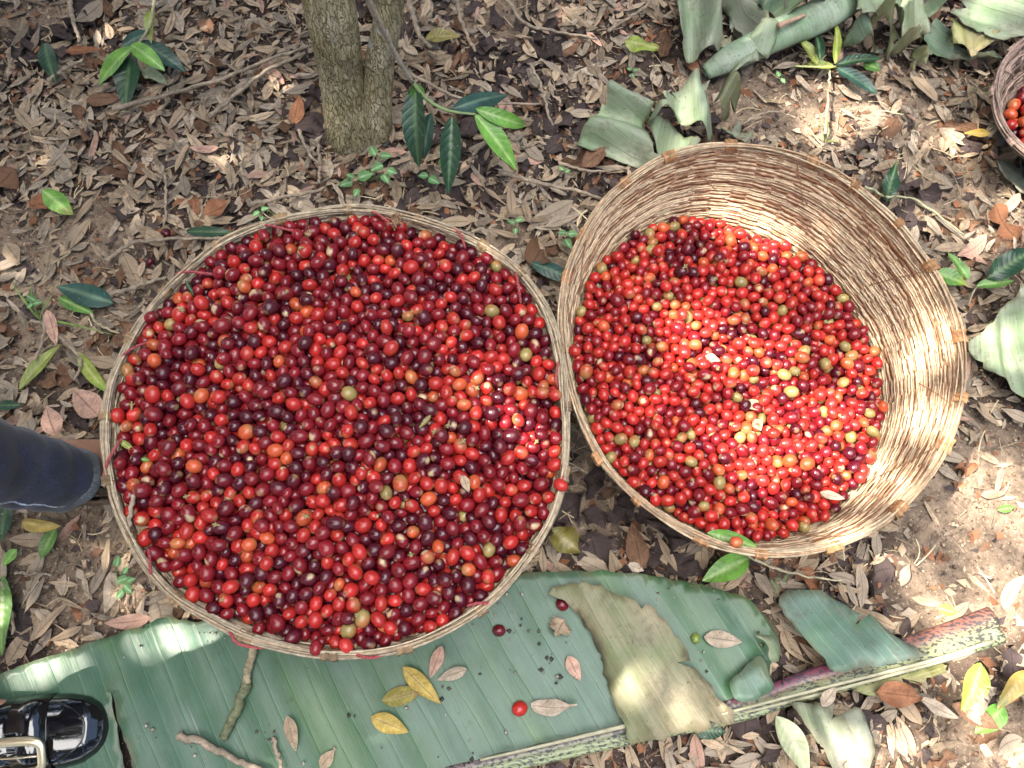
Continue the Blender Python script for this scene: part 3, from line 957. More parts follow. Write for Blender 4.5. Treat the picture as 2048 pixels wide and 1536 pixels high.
# loose cherries
LOOSE = [((332, 466), 0.010, 0, "dark maroon coffee cherry fallen on the dry leaves behind the left basket", 0.0078),
         ((1124, 1209), 0.034, 0, "dark wet coffee cherry on the banana leaf beside the dry khaki leaf", 0.0085),
         ((1040, 1417), 0.031, 2, "single bright red coffee cherry lying alone on the banana leaf", 0.0098),
         ((997, 1261), 0.031, 0, "shrivelled black coffee cherry on the banana leaf under the left basket rim", 0.0088),
         ((1219, 1277), 0.044, 5, "small green coffee cherry on the dry khaki leaf", 0.0065),
         ((1391, 1276), 0.034, 5, "small green coffee cherry on the banana leaf right of the khaki leaf", 0.0062),
         ((1472, 1084), 0.192, 3, "orange red coffee cherry resting on the green leaf at the right basket rim", 0.0068),
         ((300, 524), 0.010, 0, "withered dark coffee cherry on the soil above the left basket rim", 0.0065),
         ((1121, 970), 0.206, 2, "red coffee cherry hanging over the left basket rim beside the gap", 0.0082),
         ((1110, 790), 0.208, 2, "red coffee cherry perched where the two basket rims meet", 0.0082),
         ((692, 1291), 0.203, 2, "red coffee cherry perched on the front rim of the left basket", 0.0084),
         ((632, 1296), 0.203, 1, "crimson coffee cherry perched on the front rim of the left basket", 0.0082),
         ((1586, 1283 - 20), 0.010, 0, "dark coffee cherry on the soil between the leaf pieces", 0.006)]
for i, ((lu, lv), z, cls, lab, r) in enumerate(LOOSE[:12]):
    cherry_object(P(lu, lv, z), r, cls, i % 7, cherry_rot(rng), lab)

# ------------------------------------------------------------------ leaves
def leaf_arrays(L, W, nx=9, ny=5, bend=0.0, cup=0.0, twist=0.0, tip=1.0, wave=0.0, curl=0.0, seed=0, rag=0.0):
    """one leaf along +x from 0 to L, (V, F, s, t)"""
    rng = np.random.default_rng(seed)
    s = np.linspace(0, 1, nx); t = np.linspace(-1, 1, ny)
    prof = np.sin(PI * np.clip(s, 0, 1) ** (0.82 * tip)) ** 0.85
    prof[0] = 0.05; prof[-1] = 0.02
    S, T = np.meshgrid(s, t, indexing='ij')
    hw = 0.5 * W * prof[:, None] * (1 + rag * rng.normal(0, 1, (nx, 1)))
    y = hw * T
    x = L * S - 0.06 * L * np.abs(T) * np.sin(PI * S) * 0.4
    zc = cup * np.abs(T) ** 1.4 * hw + wave * W * np.sin(S * 9 + seed) * T * np.abs(T)
    ang = bend * (S - 0.4)
    # bend along the length on an arc
    if abs(bend) > 1e-3:
        R = L / bend
        xx = R * np.sin(bend * S) ; zz = R * (1 - np.cos(bend * S))
        nxv, nzv = -np.sin(bend * S), np.cos(bend * S)
        x2 = xx + nxv * zc - (L * S - x); z2 = zz + nzv * zc
    else:
        x2, z2 = x, zc
    if curl:
        y = y + curl * L * (S - 0.5) ** 2
    if twist:
        a = twist * (S - 0.5); y, z2 = y * np.cos(a) - z2 * np.sin(a), y * np.sin(a) + z2 * np.cos(a)
    V = np.stack([x2, y, z2], -1).reshape(-1, 3)
    I = np.arange(nx * ny).reshape(nx, ny)
    F = np.stack([I[:-1, :-1], I[1:, :-1], I[1:, 1:], I[:-1, 1:]], -1).reshape(-1, 4)
    return V, F, S.ravel(), T.ravel()


LC = {"dark": ((0.018, 0.055, 0.028), (0.10, 0.17, 0.07)), "teal": ((0.022, 0.066, 0.052), (0.11, 0.19, 0.12)), "green": ((0.085, 0.20, 0.038), (0.26, 0.38, 0.14)),
      "bright": ((0.13, 0.30, 0.05), (0.34, 0.48, 0.18)), "yellowgreen": ((0.24, 0.30, 0.055), (0.42, 0.42, 0.18)), "yellow": ((0.36, 0.26, 0.07), (0.42, 0.32, 0.13)),
      "olive": ((0.20, 0.17, 0.045), (0.32, 0.27, 0.12)), "tan": ((0.36, 0.27, 0.185), (0.20, 0.14, 0.092)), "grey": ((0.34, 0.275, 0.21), (0.17, 0.135, 0.10)),
      "brown": ((0.16, 0.085, 0.05), (0.25, 0.16, 0.10)), "rust": ((0.24, 0.105, 0.055), (0.38, 0.2, 0.1)), "purple": ((0.062, 0.044, 0.042), (0.11, 0.08, 0.07)),
      "pale": ((0.40, 0.44, 0.26), (0.5, 0.5, 0.34)), "pink": ((0.42, 0.26, 0.2), (0.3, 0.18, 0.14))}


def leaf_color(kind, S, T, seed, edge=None, edge_amt=0.0):
    a, b = map(np.array, LC[kind]); rng = np.random.default_rng(seed)
    mid = np.clip(1 - np.abs(T) * 5, 0, 1)[:, None] * (0.8 if kind in ("dark", "teal", "green", "bright", "yellowgreen", "yellow", "olive", "pale") else 0.15)
    C = a * (1 - mid) + b * mid
    C = C * (0.82 + 0.36 * vnoise(S * 6 + seed, T * 3 + seed, seed))[:, None] * rng.uniform(0.88, 1.12)
    if edge:
        e = np.array(LC[edge][0]); f = np.clip((S - 1 + edge_amt) / 0.25 + (vnoise(S * 5, T * 4, seed + 1) - 0.5) * 1.4, 0, 1)[:, None]
        C = C * (1 - f) + e * f
    return C


def frame_to(a, b, roll=0.0):
    """rotation taking +x to the direction a->b, +z kept upward, then rolled about x"""
    x = Vector(b - a).normalized(); z = Vector((0, 0, 1)); y = z.cross(x).normalized(); z = x.cross(y)
    M = np.array([x, y, z]).T
    c, s = math.cos(roll), math.sin(roll)
    return M @ np.array(((1, 0, 0), (0, c, -s), (0, s, c)))


_ls = [0]


def leaf_between(a, b, W, kind, bend=0.3, cup=0.25, roll=0.0, twist=0.0, tip=1.0, wave=0.05, curl=0.0, nx=15, ny=7, edge=None, edge_amt=0.3, rag=0.0):
    global LUV
    _ls[0] += 1; sd = _ls[0]
    a = np.asarray(a, float); b = np.asarray(b, float); L = np.linalg.norm(b - a)
    Lb = L if abs(bend) < 1e-3 else L * (abs(bend) / 2) / math.sin(abs(bend) / 2)
    V, F, S, T = leaf_arrays(Lb, W, nx, ny, bend, cup, twist, tip, wave, curl, sd, rag)
    if abs(bend) > 1e-3:       # chord back onto +x
        c, s = math.cos(-bend / 2), math.sin(-bend / 2)
        V = np.stack([V[:, 0] * c - V[:, 2] * s, V[:, 1], V[:, 0] * s + V[:, 2] * c], -1)
    V = V @ frame_to(a, b, roll).T + a
    LUV = np.stack([S + 0.001, T], -1)
    return V, F, leaf_color(kind, S, T, sd, edge, edge_amt)


def lone_leaf(pa, pb, wpx, kind, label, z=0.022, name="fallen_leaf", cat="leaf", group=None, mat=None, zt=None, **kw):
    a = P(*pa, z); b = P(*pb, z if zt is None else zt)
    W = wpx / FPX * (H - z)
    V, F, C = leaf_between(a, b, W, kind, **kw)
    lift = z - 0.004 - V[:, 2].min()
    if lift > 0 and zt is None: V[:, 2] += lift
    m = mat or (M_LEAF if kind in ("dark", "teal", "green", "bright", "yellowgreen", "yellow", "olive", "pale") else M_DRY)
    return tag(mk(name, V, F, m, col=C, uv=LUV), label, cat, group)


ZB = 0.034      # top of the big banana leaf
GRP = "fallen leaves lying on the ground"
lone_leaf((1496, 1116), (1404, 1162), 48, "bright", "bright green leaf below the front rim of the right basket", z=0.03, bend=-0.5, cup=0.3, group=GRP)
lone_leaf((1414, 1066), (1520, 1096), 34, "bright", "bright green leaf caught under an orange cherry at the right basket rim", z=0.168, zt=0.17, bend=-0.6, cup=-0.3, group=GRP)
lone_leaf((34, 776), (118, 684), 30, "yellowgreen", "curved olive green leaf on the sunny soil above the jeans", bend=0.3, curl=-0.22, cup=0.35, group=GRP)
lone_leaf((152, 708), (216, 792), 28, "yellowgreen", "curved yellow green leaf beside the left basket wall", bend=0.4, curl=0.2, cup=0.35, edge="bright", group=GRP)
lone_leaf((226, 606), (112, 572), 52, "teal", "dark green leaf with a yellow tip left of the left basket", bend=-0.4, cup=-0.2, edge="yellowgreen", edge_amt=0.05, group=GRP)
lone_leaf((118, 596), (188, 628), 30, "green", "small green leaf beneath the yellow tipped dark leaf", z=0.016, bend=-0.2, group=GRP)
lone_leaf((84, 380), (147, 430), 46, "bright", "short green leaf with a browned yellow tip at the far left", z=0.03, bend=-0.3, cup=-0.25, edge="olive", edge_amt=0.25, group=GRP)
lone_leaf((372, 466), (468, 468), 27, "dark", "slim dark green leaf just behind the left basket rim", z=0.026, bend=-0.5, cup=0.3, curl=0.15, group=GRP)
lone_leaf((1062, 526), (1160, 566), 38, "teal", "dark bluish green leaf tucked between the two baskets", z=0.03, bend=-0.5, cup=-0.2, group=GRP)
lone_leaf((44, 1044), (122, 1052), 30, "yellow", "amber yellow folded leaf below the jeans", z=0.03, bend=-0.3, cup=0.6, roll=0.5, edge="olive", edge_amt=0.05, group=GRP)
lone_leaf((112, 1056), (80, 1120), 30, "green", "small green leaf under the amber yellow leaf", z=0.02, bend=-0.3, cup=0.2, group=GRP)
lone_leaf((88, 86), (112, 166), 42, "dark", "dark green leaf in shade at the far left, left of the sprig", z=0.03, bend=-0.4, cup=0.2, group=GRP)
lone_leaf((1772, 404), (1794, 322), 34, "dark", "mottled dark green leaf with brown blotches behind the right basket rim", z=0.03, bend=0.4, wave=0.2, edge="yellowgreen", edge_amt=0.15, group=GRP)
lone_leaf((1982, 266), (1928, 266), 22, "yellow", "small yellow leaf near the corner basket", bend=0.3, group=GRP)
lone_leaf((1938, 560), (1896, 506), 26, "green", "narrow green leaf beside the right basket's far rim", z=0.03, bend=-0.4, group=GRP)
lone_leaf((1866, 545), (1936, 570), 40, "green", "pale green leaf tucked against the right basket's outer wall", z=0.035, bend=-0.3, edge="yellowgreen", group=GRP)
lone_leaf((850, 78), (920, 74), 40, "olive", "olive yellow curled leaf right of the trunk", z=0.03, bend=-0.6, cup=0.3, edge="rust", edge_amt=0.1, group=GRP)
lone_leaf((1248, 84), (1318, 98), 44, "yellowgreen", "holed yellow green leaf left of the wilted banana leaves", z=0.03, bend=-0.4, cup=-0.2, wave=0.15, edge="olive", edge_amt=0.2, group=GRP)
lone_leaf((14, 1008), (2, 1085), 38, "dark", "dark glossy leaf at the left edge below the jeans", z=0.03, bend=-0.3, group=GRP)
lone_leaf((6, 1150), (4, 1310), 44, "green", "light green leaf at the left edge above the banana leaf", z=0.03, bend=-0.2, group=GRP)
lone_leaf((34, 1098), (6, 1132), 22, "bright", "tiny bright green leaf at the left edge", z=0.02, bend=-0.2, group=GRP)
lone_leaf((-6, 812), (46, 810), 22, "dark", "dark leaf poking in at the left edge above the jeans", z=0.02, bend=-0.3, group=GRP)
lone_leaf((1962, 1326), (1922, 1426), 46, "yellowgreen", "sunlit yellow green leaf near the lower right corner", z=0.035, bend=-0.6, cup=0.3, group=GRP)
lone_leaf((2056, 1338), (1990, 1414), 34, "yellow", "curved yellow leaf at the right edge of the soil", z=0.03, bend=-0.4, curl=0.2, edge="green", edge_amt=0.2, group=GRP)
lone_leaf((2008, 1412), (1950, 1466), 40, "bright", "green leaf under a brown one at lower right", z=0.022, bend=-0.4, group=GRP)
lone_leaf((1905, 1408), (1998, 1458), 34, "brown", "brown leaf lying across a green leaf at lower right", z=0.034, bend=-0.4, group=GRP)
lone_leaf((1752, 1384), (1842, 1394), 46, "rust", "reddish brown ribbed leaf below the speckled stalk", z=0.045, bend=-0.5, cup=0.4, wave=0.15, group=GRP)
lone_leaf((1838, 1396), (1915, 1440), 24, "grey", "pale twisted leaf stretching from the reddish brown leaf", z=0.03, bend=-0.2, twist=1.2, group=GRP)
lone_leaf((1556, 1430), (1622, 1552), 46, "pale", "sunlit pale green leaf at the bottom edge", z=0.03, bend=-0.3, curl=-0.15, group=GRP)
lone_leaf((1382, 1456), (1452, 1464), 32, "dark", "dark green leaf under the tip of the khaki leaf", z=0.03, bend=-0.4, group=GRP)
lone_leaf((1876, 1216), (1914, 1226), 22, "yellowgreen", "small oval yellow leaf above the end of the speckled stalk", z=0.02, bend=-0.2, group=GRP)
lone_leaf((1995, 1020), (2030, 1014), 16, "green", "tiny green leaf on the bare sunlit soil", z=0.016, bend=-0.2, group=GRP)
lone_leaf((1462, 1040), (1452, 1150), 40, "brown", "brown pointed leaf in shade between basket and banana leaf", z=0.02, bend=-0.3, group=GRP) if False else None
lone_leaf((1284, 1140), (1262, 1046), 44, "brown", "dark brown veined leaf standing between basket and banana leaf", z=0.026, bend=-0.3, cup=-0.3, wave=0.1, group=GRP)
lone_leaf((1104, 1062), (1160, 1104), 54, "olive", "crumpled olive and yellow leaf in the gap between the baskets", z=0.03, bend=-0.7, cup=0.3, wave=0.3, edge="yellow", edge_amt=0.1, group=GRP)
lone_leaf((408, 430), (462, 402), 46, "rust", "curled orange brown leaf behind the left basket", z=0.03, bend=0.9, cup=0.5, edge="tan", edge_amt=0.2, group=GRP)
lone_leaf((60, 400), (100, 415), 40, "rust", "rusty brown leaf next to the green leaf at far left", z=0.022, bend=0.5, cup=0.5, group=GRP)
lone_leaf((130, 102), (200, 98), 26, "rust", "orange brown leaf right of the shaded dark leaf", z=0.024, bend=0.5, cup=0.5, group=GRP)
lone_leaf((172, 200), (240, 196), 40, "brown", "broad brown leaf below the upper left sprig", z=0.024, bend=-0.5, cup=-0.3, group=GRP)
lone_leaf((198, 832), (146, 778), 56, "pink", "pinkish brown broad leaf beside the left basket wall", z=0.03, bend=-0.5, cup=-0.25, group=GRP)
lone_leaf((112, 870), (92, 812), 44, "pink", "pinkish brown leaf standing at the knee side of the jeans", z=0.035, bend=-0.5, cup=-0.25, group=GRP)
lone_leaf((94, 620), (112, 690), 28, "pink", "pinkish curled leaf above the curved olive leaf", z=0.03, bend=0.5, cup=0.4, group=GRP)
lone_leaf((588, 250), (600, 190), 36, "rust", "rusty leaf standing against the left trunk foot", z=0.03, bend=-0.4, cup=-0.3, group=GRP)
lone_leaf((1210, 300), (1160, 340), 40, "brown", "dark brown leaf below the torn banana leaf", z=0.03, bend=-0.4, wave=0.2, group=GRP)
lone_leaf((1370, 118), (1400, 150), 30, "rust", "red brown leaf under the wilted banana leaves", z=0.02, bend=-0.4, group=GRP)

GB = "small leaves fallen on the banana leaf"
for pa, pb, w, kd, lab, kw in [((805, 1334), (882, 1408), 32, "yellow", "yellow tan leaf crossing another on the banana leaf", dict(edge="brown", edge_amt=0.1)),
                               ((764, 1402), (848, 1380), 34, "olive", "yellow and brown leaf second from the left on the banana leaf", dict(edge="brown", edge_amt=0.3)),
                               ((742, 1434), (817, 1464), 34, "yellow", "mustard yellow leaf lowest on the banana leaf", {}),
                               ((884, 1292), (860, 1357), 24, "pink", "greyish pink leaf upright below the left basket rim", {}),
                               ((934, 1338), (874, 1360), 22, "grey", "pale grey narrow leaf beside the greyish pink one", {}),
                               ((1136, 1312), (1160, 1362), 26, "pink", "pinkish grey leaf beside the dry khaki leaf", {}),
                               ((1062, 1410), (1154, 1420), 30, "grey", "twisted pale leaf right of the lone red cherry", dict(twist=1.4, wave=0.2)),
                               ((1408, 1274), (1484, 1284), 32, "grey", "pinkish grey oval leaf on the right part of the banana leaf", {}),
                               ((574, 1432), (592, 1502), 24, "tan", "small brown grey leaf low on the left part of the banana leaf", {}),
                               ((1128, 1240), (1110, 1272), 40, "tan", "crumbled tan leaf fragment between cherry and khaki leaf", dict(rag=0.25, wave=0.3)),
                               ((1644, 1412), (1672, 1375), 24, "grey", "pale leaf lying across the speckled stalk", dict(z=0.055)),
                               ((640, 1536), (668, 1500), 24, "tan", "tan curled leaf at the bottom edge of the banana leaf", {})]:
    z = kw.pop("z", ZB + 0.004)
    lone_leaf(pa, pb, w, kd, lab, z=z, name="fallen_leaf", group=GB, mat=M_DRY, **{**dict(bend=-0.35, cup=-0.25), **kw})

# scraps lying on the cherries
GS = "leaf scraps on the cherries"
for pa, pb, w, kd, z, lab in [((1488, 806), (1538, 815), 24, "pale", 0.158, "pale green leaf scrap on the right heap"), ((1290, 522), (1296, 556), 16, "grey", 0.152, "dry white blossom scrap at the far side of the right heap"),
                              ((1256, 1128), (1288, 1142), 18, "grey", 0.152, "whitish petal scrap at the front left of the right heap"), ((1508, 838), (1522, 862), 24, "tan", 0.158, "tan husk scrap below the pale green scrap"),
                              ((1410, 712), (1440, 722), 20, "grey", 0.160, "white husk scrap in the middle of the right heap"), ((1640, 985), (1690, 998), 18, "grey", 0.152, "dry white scrap at the right end of the right heap"),
                              ((238, 880), (270, 902), 13, "yellowgreen", 0.197, "slim yellow green leaf inside the left rim of the left basket"), ((282, 918), (300, 920), 10, "green", 0.2, "green leaf sliver on the left side of the left heap"),
                              ((862, 830), (838, 856), 11, "olive", 0.224, "olive leaf sliver right of centre on the left heap"), ((925, 950), (938, 985), 18, "tan", 0.222, "tan husk scrap on the right half of the left heap"),
                              ((370, 560), (388, 592), 9, "dark", 0.208, "dark curled leaf strip at the upper left rim of the left basket")]:
    lone_leaf(pa, pb, w, kd, lab, z=z, name="leaf_scrap", cat="leaf scrap", group=GS, bend=0.5, cup=0.4, nx=9, ny=5)


# ------------------------------------------------------------------ sheets of banana leaf
def sheet(name, outline, label, cat, z0=0.03, vein=(0.45, 0.89), col="fresh", amp=0.004, fold=0.0, res=0.011, mat=None, parent=None, curl=0.006, seed=1, group=None, thick=0.0009, fscale=1.0, rag=0.007, tears=3):
    pts = np.array([P(p[0], p[1], p[2] if len(p) > 2 else z0) for p in outline])
    trng = np.random.default_rng(seed + 500)
    q = []
    for i in range(len(pts)):
        a, b = pts[i], pts[(i + 1) % len(pts)]
        n = max(int(np.linalg.norm(b - a) / 0.006), 1)
        for k in range(n):
            q.append(a + (b - a) * k / n)
    q = np.array(q)
    for _ in range(2):
        q = 0.25 * np.roll(q, 1, 0) + 0.5 * q + 0.25 * np.roll(q, -1, 0)
    iq = np.arange(len(q)); zq = np.zeros(len(q))
    for fr_, am_ in ((0.22, 0.5), (0.8, 1.0)):
        q[:, :2] += (np.stack([vnoise(iq * fr_, zq, seed), vnoise(iq * fr_, zq + 9, seed)], -1) - 0.5) * rag * am_
    # short tears along the veins
    qc = q[:, :2].mean(0)
    for _ in range(tears):
        i = trng.integers(2, len(q) - 3); inn = qc - q[i, :2]; inn /= np.linalg.norm(inn) + 1e-9
        q[i, :2] += inn * trng.uniform(0.008, 0.022)
    lo, hi = q.min(0), q.max(0)
    gx, gy = np.meshgrid(np.arange(lo[0], hi[0], res), np.arange(lo[1], hi[1], res))
    g2 = np.stack([gx.ravel(), gy.ravel()], -1) + RNG.uniform(-0.25, 0.25, (gx.size, 2)) * res
    ins = poly_contains(q, g2[:, 0], g2[:, 1])
    g2 = g2[ins]
    if len(g2):
        dm = np.min(np.hypot(g2[:, None, 0] - q[None, :, 0], g2[:, None, 1] - q[None, :, 1]), 1)
        g2 = g2[dm > res * 0.5]
    allp = np.vstack([q[:, :2], g2])
    n = len(q)
    r = delaunay_2d_cdt([Vector(p) for p in allp], [(i, (i + 1) % n) for i in range(n)], [], 1, 1e-7)
    V2 = np.array([tuple(v) for v in r[0]]); F = [tuple(f) for f in r[2]]
    D = np.hypot(V2[:, None, 0] - q[None, :, 0], V2[:, None, 1] - q[None, :, 1])
    w = 1.0 / (D + 0.004) ** 3
    z = (w * q[None, :, 2]).sum(1) / w.sum(1)
    de = D.min(1)
    x, y = V2[:, 0], V2[:, 1]
    um, vm = np.mean([p[0] for p in outline]), np.mean([p[1] for p in outline])
    a = P(um, vm, 0); b = P(um + 100 * vein[0], vm + 100 * vein[1], 0); d = (b - a)[:2]; d /= np.linalg.norm(d); pr = np.array((d[1], -d[0]))
    uu, vv = V2 @ pr, V2 @ d
    z = z + amp * (fbm(x * 9 * fscale, y * 9 * fscale, seed) - 0.5) * 2 + 0.5 * amp * np.sin(uu / 0.026 * 2 * PI * 0.5)
    if fold:
        z = z + fold * (1.4 * np.abs((vnoise(uu * 26 * fscale, vv * 5, seed + 3) - 0.5) * 2) ** 0.8 + 0.6 * np.abs((vnoise(uu * 60, vv * 9, seed + 6) - 0.5) * 2)) + fold * 0.9 * (fbm(x * 20, y * 20, seed + 5, 3) - 0.5) + fold * 1.3 * np.sin(uu * 2 * PI / 0.055 + 3 * vnoise(x * 9, y * 9, seed)) * (0.4 + vnoise(x * 12, y * 12, seed + 8)) - 0.7 * fold
    z = z + curl * np.exp(-de / 0.008) * (vnoise(x * 14, y * 14, seed + 9) - 0.35)
    V = np.stack([x, y, z], -1)
    nz = fbm(x * 11, y * 11, seed + 31)[:, None]; ny = fbm(uu * 30, vv * 3, seed + 37)[:, None]
    pal = {"fresh": ((0.040, 0.098, 0.054), (0.056, 0.115, 0.084), (0.06, 0.13, 0.04)),
           "wilt": ((0.155, 0.20, 0.13), (0.26, 0.30, 0.22), (0.27, 0.29, 0.19)),
           "khaki": ((0.155, 0.15, 0.085), (0.225, 0.205, 0.13), (0.12, 0.15, 0.07)),
           "olive": ((0.10, 0.105, 0.055), (0.15, 0.15, 0.085), (0.17, 0.18, 0.07)),
           "deep": ((0.085, 0.14, 0.085), (0.13, 0.175, 0.135), (0.15, 0.17, 0.08)),
           "yellow": ((0.30, 0.25, 0.11), (0.24, 0.24, 0.12), (0.36, 0.31, 0.18)),
           "grey": ((0.15, 0.16, 0.13), (0.22, 0.225, 0.18), (0.18, 0.18, 0.13)),
           "teal": ((0.075, 0.145, 0.115), (0.11, 0.17, 0.145), (0.13, 0.17, 0.09))}[col]
    p0, p1, p2 = map(np.array, pal)
    C = p0 * (1 - nz) + p1 * nz
    f = np.clip((ny - 0.58) * 5, 0, 1) * 0.6
    C = C * (1 - f) + p2 * f
    e = np.exp(-de / 0.004)[:, None] * (0.7 * vnoise(x * 60, y * 60, seed + 2))[:, None]
    C = C * (1 - e) + np.array((0.16, 0.13, 0.07)) * e
    o = mk(name, V, F, mat or M_WILT, col=C, parent=parent, uv=np.stack([uu, vv], -1))
    md = o.modifiers.new("thickness", 'SOLIDIFY'); md.thickness = thick; md.offset = -1
    if label: tag(o, label, cat, group)
    return o


D_OUT = [(-70, 1372), (0, 1347), (110, 1310), (240, 1264), (330, 1234), (395, 1246), (470, 1215), (620, 1190), (800, 1180), (950, 1165), (1050, 1146), (1130, 1141),
         (1230, 1143), (1330, 1156), (1420, 1174), (1490, 1193), (1528, 1228), (1560, 1276), (1554, 1312), (1536, 1340), (1548, 1385), (1478, 1406), (1400, 1426),
         (1250, 1462), (1100, 1498), (950, 1536), (760, 1590), (500, 1640), (292, 1640), (268, 1540), (240, 1440), (222, 1366), (232, 1440), (250, 1540), (268, 1640), (60, 1640), (-90, 1620)]
D_OUT_W = D_OUT
big = thing("banana_leaf", P(900, 1350, 0), "large fresh green banana leaf spread under the baskets along the bottom", "banana leaf")
sheet("leaf_blade", D_OUT, None, None, z0=ZB - 0.004, col="fresh", mat=M_BANANA, parent=big, amp=0.003, curl=0.010, seed=4, res=0.010, rag=0.003, tears=0)
# the stalk that runs along the blade's lower edge
rp_ = [(700, 1606), (950, 1540), (1250, 1470), (1400, 1438), (1500, 1412), (1600, 1375), (1760, 1328), (1900, 1282), (1992, 1250)]
path = smooth_path([P(u_, v_, 0.030) for u_, v_ in rp_], 90)
t = np.linspace(0, 1, 90)
rad = np.interp(t, [0, 0.3, 0.6, 0.75, 0.93, 1.0], [0.012, 0.014, 0.018, 0.023, 0.026, 0.0265])
V, F = tube(path, rad * 0.92, 18, flat=0.42)
ang = np.tile(np.arange(18) * 2 * PI / 18, 90); tt = np.repeat(t, 18)
side = -np.cos(ang)                          # +1 on the upper (far) side
gcol = np.array((0.19, 0.23, 0.11)); pcol = np.array((0.13, 0.035, 0.06)); rcol = np.array((0.18, 0.075, 0.055)); ycol = np.array((0.22, 0.245, 0.13)); bcol = np.array((0.17, 0.13, 0.13))
f = np.clip(side * 1.8 + 0.1 + 0.5 * (vnoise(tt * 30, ang, 3) - 0.5), 0, 1)[:, None]
upper = np.where(tt[:, None] < 0.45, bcol, np.where(tt[:, None] < 0.78, pcol, rcol))
C = (gcol * (1 - tt[:, None]) + ycol * tt[:, None]) * (1 - f) + upper * f
# the leaf stalk is grooved: press the top in along a line
gr = np.exp(-((np.cos(ang) - 0.25) / 0.22) ** 2) * (np.sin(ang) > 0)
V[:, 2] -= gr * 0.007
mk("midrib", V, F, M_RIB, col=C, parent=big)
for zz, pl in ((0.049, [(1400, 1440), (1560, 1398), (1700, 1362), (1860, 1322), (1985, 1283)]), (0.046, [(960, 1520), (1100, 1488), (1250, 1452)]), (0.043, [(1490, 1425), (1650, 1385), (1800, 1345), (1950, 1302)])):
    V, F = tube(smooth_path([P(a, b, zz) for a, b in pl], 30), np.linspace(0.0016, 0.0030, 30), 6, flat=0.5)
    mk("rib_edge", V, F, M_SOFT, col=(0.38, 0.36, 0.25), parent=big)
fl = sheet("torn_flap", [(1470, 1404, 0.05), (1455, 1366, 0.042), (1490, 1330, 0.044), (1522, 1306, 0.05), (1540, 1352, 0.056), (1555, 1382, 0.05), (1500, 1400, 0.05)], None, None, col="teal", mat=M_BANANA, parent=big, seed=9, amp=0.003, tears=0, rag=0.003)
sheet("torn_flap", [(1500, 1268, 0.042), (1550, 1270, 0.05), (1566, 1300, 0.05), (1548, 1330, 0.046), (1528, 1318, 0.052), (1540, 1290, 0.055), (1520, 1280, 0.05)], None, None, col="wilt", parent=big, seed=10, amp=0.004, fold=0.006, tears=0, rag=0.003)

GW = "wilted banana leaf pieces"
sheet("dry_banana_leaf", [(1092, 1180, .044), (1140, 1167, .042), (1188, 1166, .048), (1225, 1180, .046), (1256, 1202, .05), (1298, 1204, .05), (1326, 1236, .046), (1352, 1278, .044), (1378, 1318, .046),
                           (1430, 1384, .05), (1482, 1432, .058), (1462, 1446, .058), (1360, 1468, .06), (1252, 1492, .052), (1246, 1440, .056), (1234, 1398, .05), (1218, 1374, .046), (1206, 1322, .044), (1186, 1268, .042), (1164, 1238, .04), (1134, 1202, .046)],
      "dry khaki banana leaf piece lying across the green banana leaf", "leaf", vein=(0.5, 0.86), col="khaki", amp=0.004, fold=0.006, curl=0.014, seed=12, group=GW)
sheet("banana_leaf_piece", [(1556, 1206, .034), (1572, 1178, .03), (1640, 1180, .032), (1700, 1218, .036), (1742, 1226, .034), (1796, 1276, .05), (1868, 1310, .06), (1832, 1318, .064), (1740, 1334, .066), (1664, 1346, .066), (1640, 1312, .055), (1596, 1262, .038)],
      "dull green folded banana leaf piece lying on the speckled stalk", "leaf", vein=(0.55, 0.83), col="teal", amp=0.004, fold=0.004, curl=0.010, seed=18, tears=1, rag=0.004, group=GW)
sheet("banana_leaf_piece", [(1532, 1162, .05), (1556, 1150, .056), (1584, 1146, .05), (1572, 1176, .046), (1556, 1204, .042), (1546, 1190, .04)],
      "small folded over flap above the dull green leaf piece", "leaf", vein=(-0.4, 0.9), col="olive", amp=0.003, fold=0.004, seed=15, group=GW)
sheet("dry_banana_leaf", [(1572, 1404, .046), (1632, 1410, .04), (1700, 1412, .034), (1738, 1446, .034), (1736, 1500, .034), (1728, 1560, .036), (1676, 1560, .034), (1650, 1500, .04), (1618, 1462, .044)],
      "dry grey green banana leaf hanging down from the stalk at the bottom edge", "leaf", vein=(0.35, 0.93), col="grey", amp=0.006, fold=0.012, curl=0.012, seed=16, tears=1, rag=0.005, group=GW)
sheet("dry_banana_leaf", [(1700, 1372, .03), (1790, 1342, .034), (1890, 1326, .034), (1906, 1340, .03), (1850, 1362, .034), (1780, 1376, .036), (1730, 1388, .03)],
      "pale strip of leaf along the lower side of the speckled stalk", "leaf", vein=(0.9, -0.3), col="yellow", amp=0.004, fold=0.006, seed=17, group=GW)
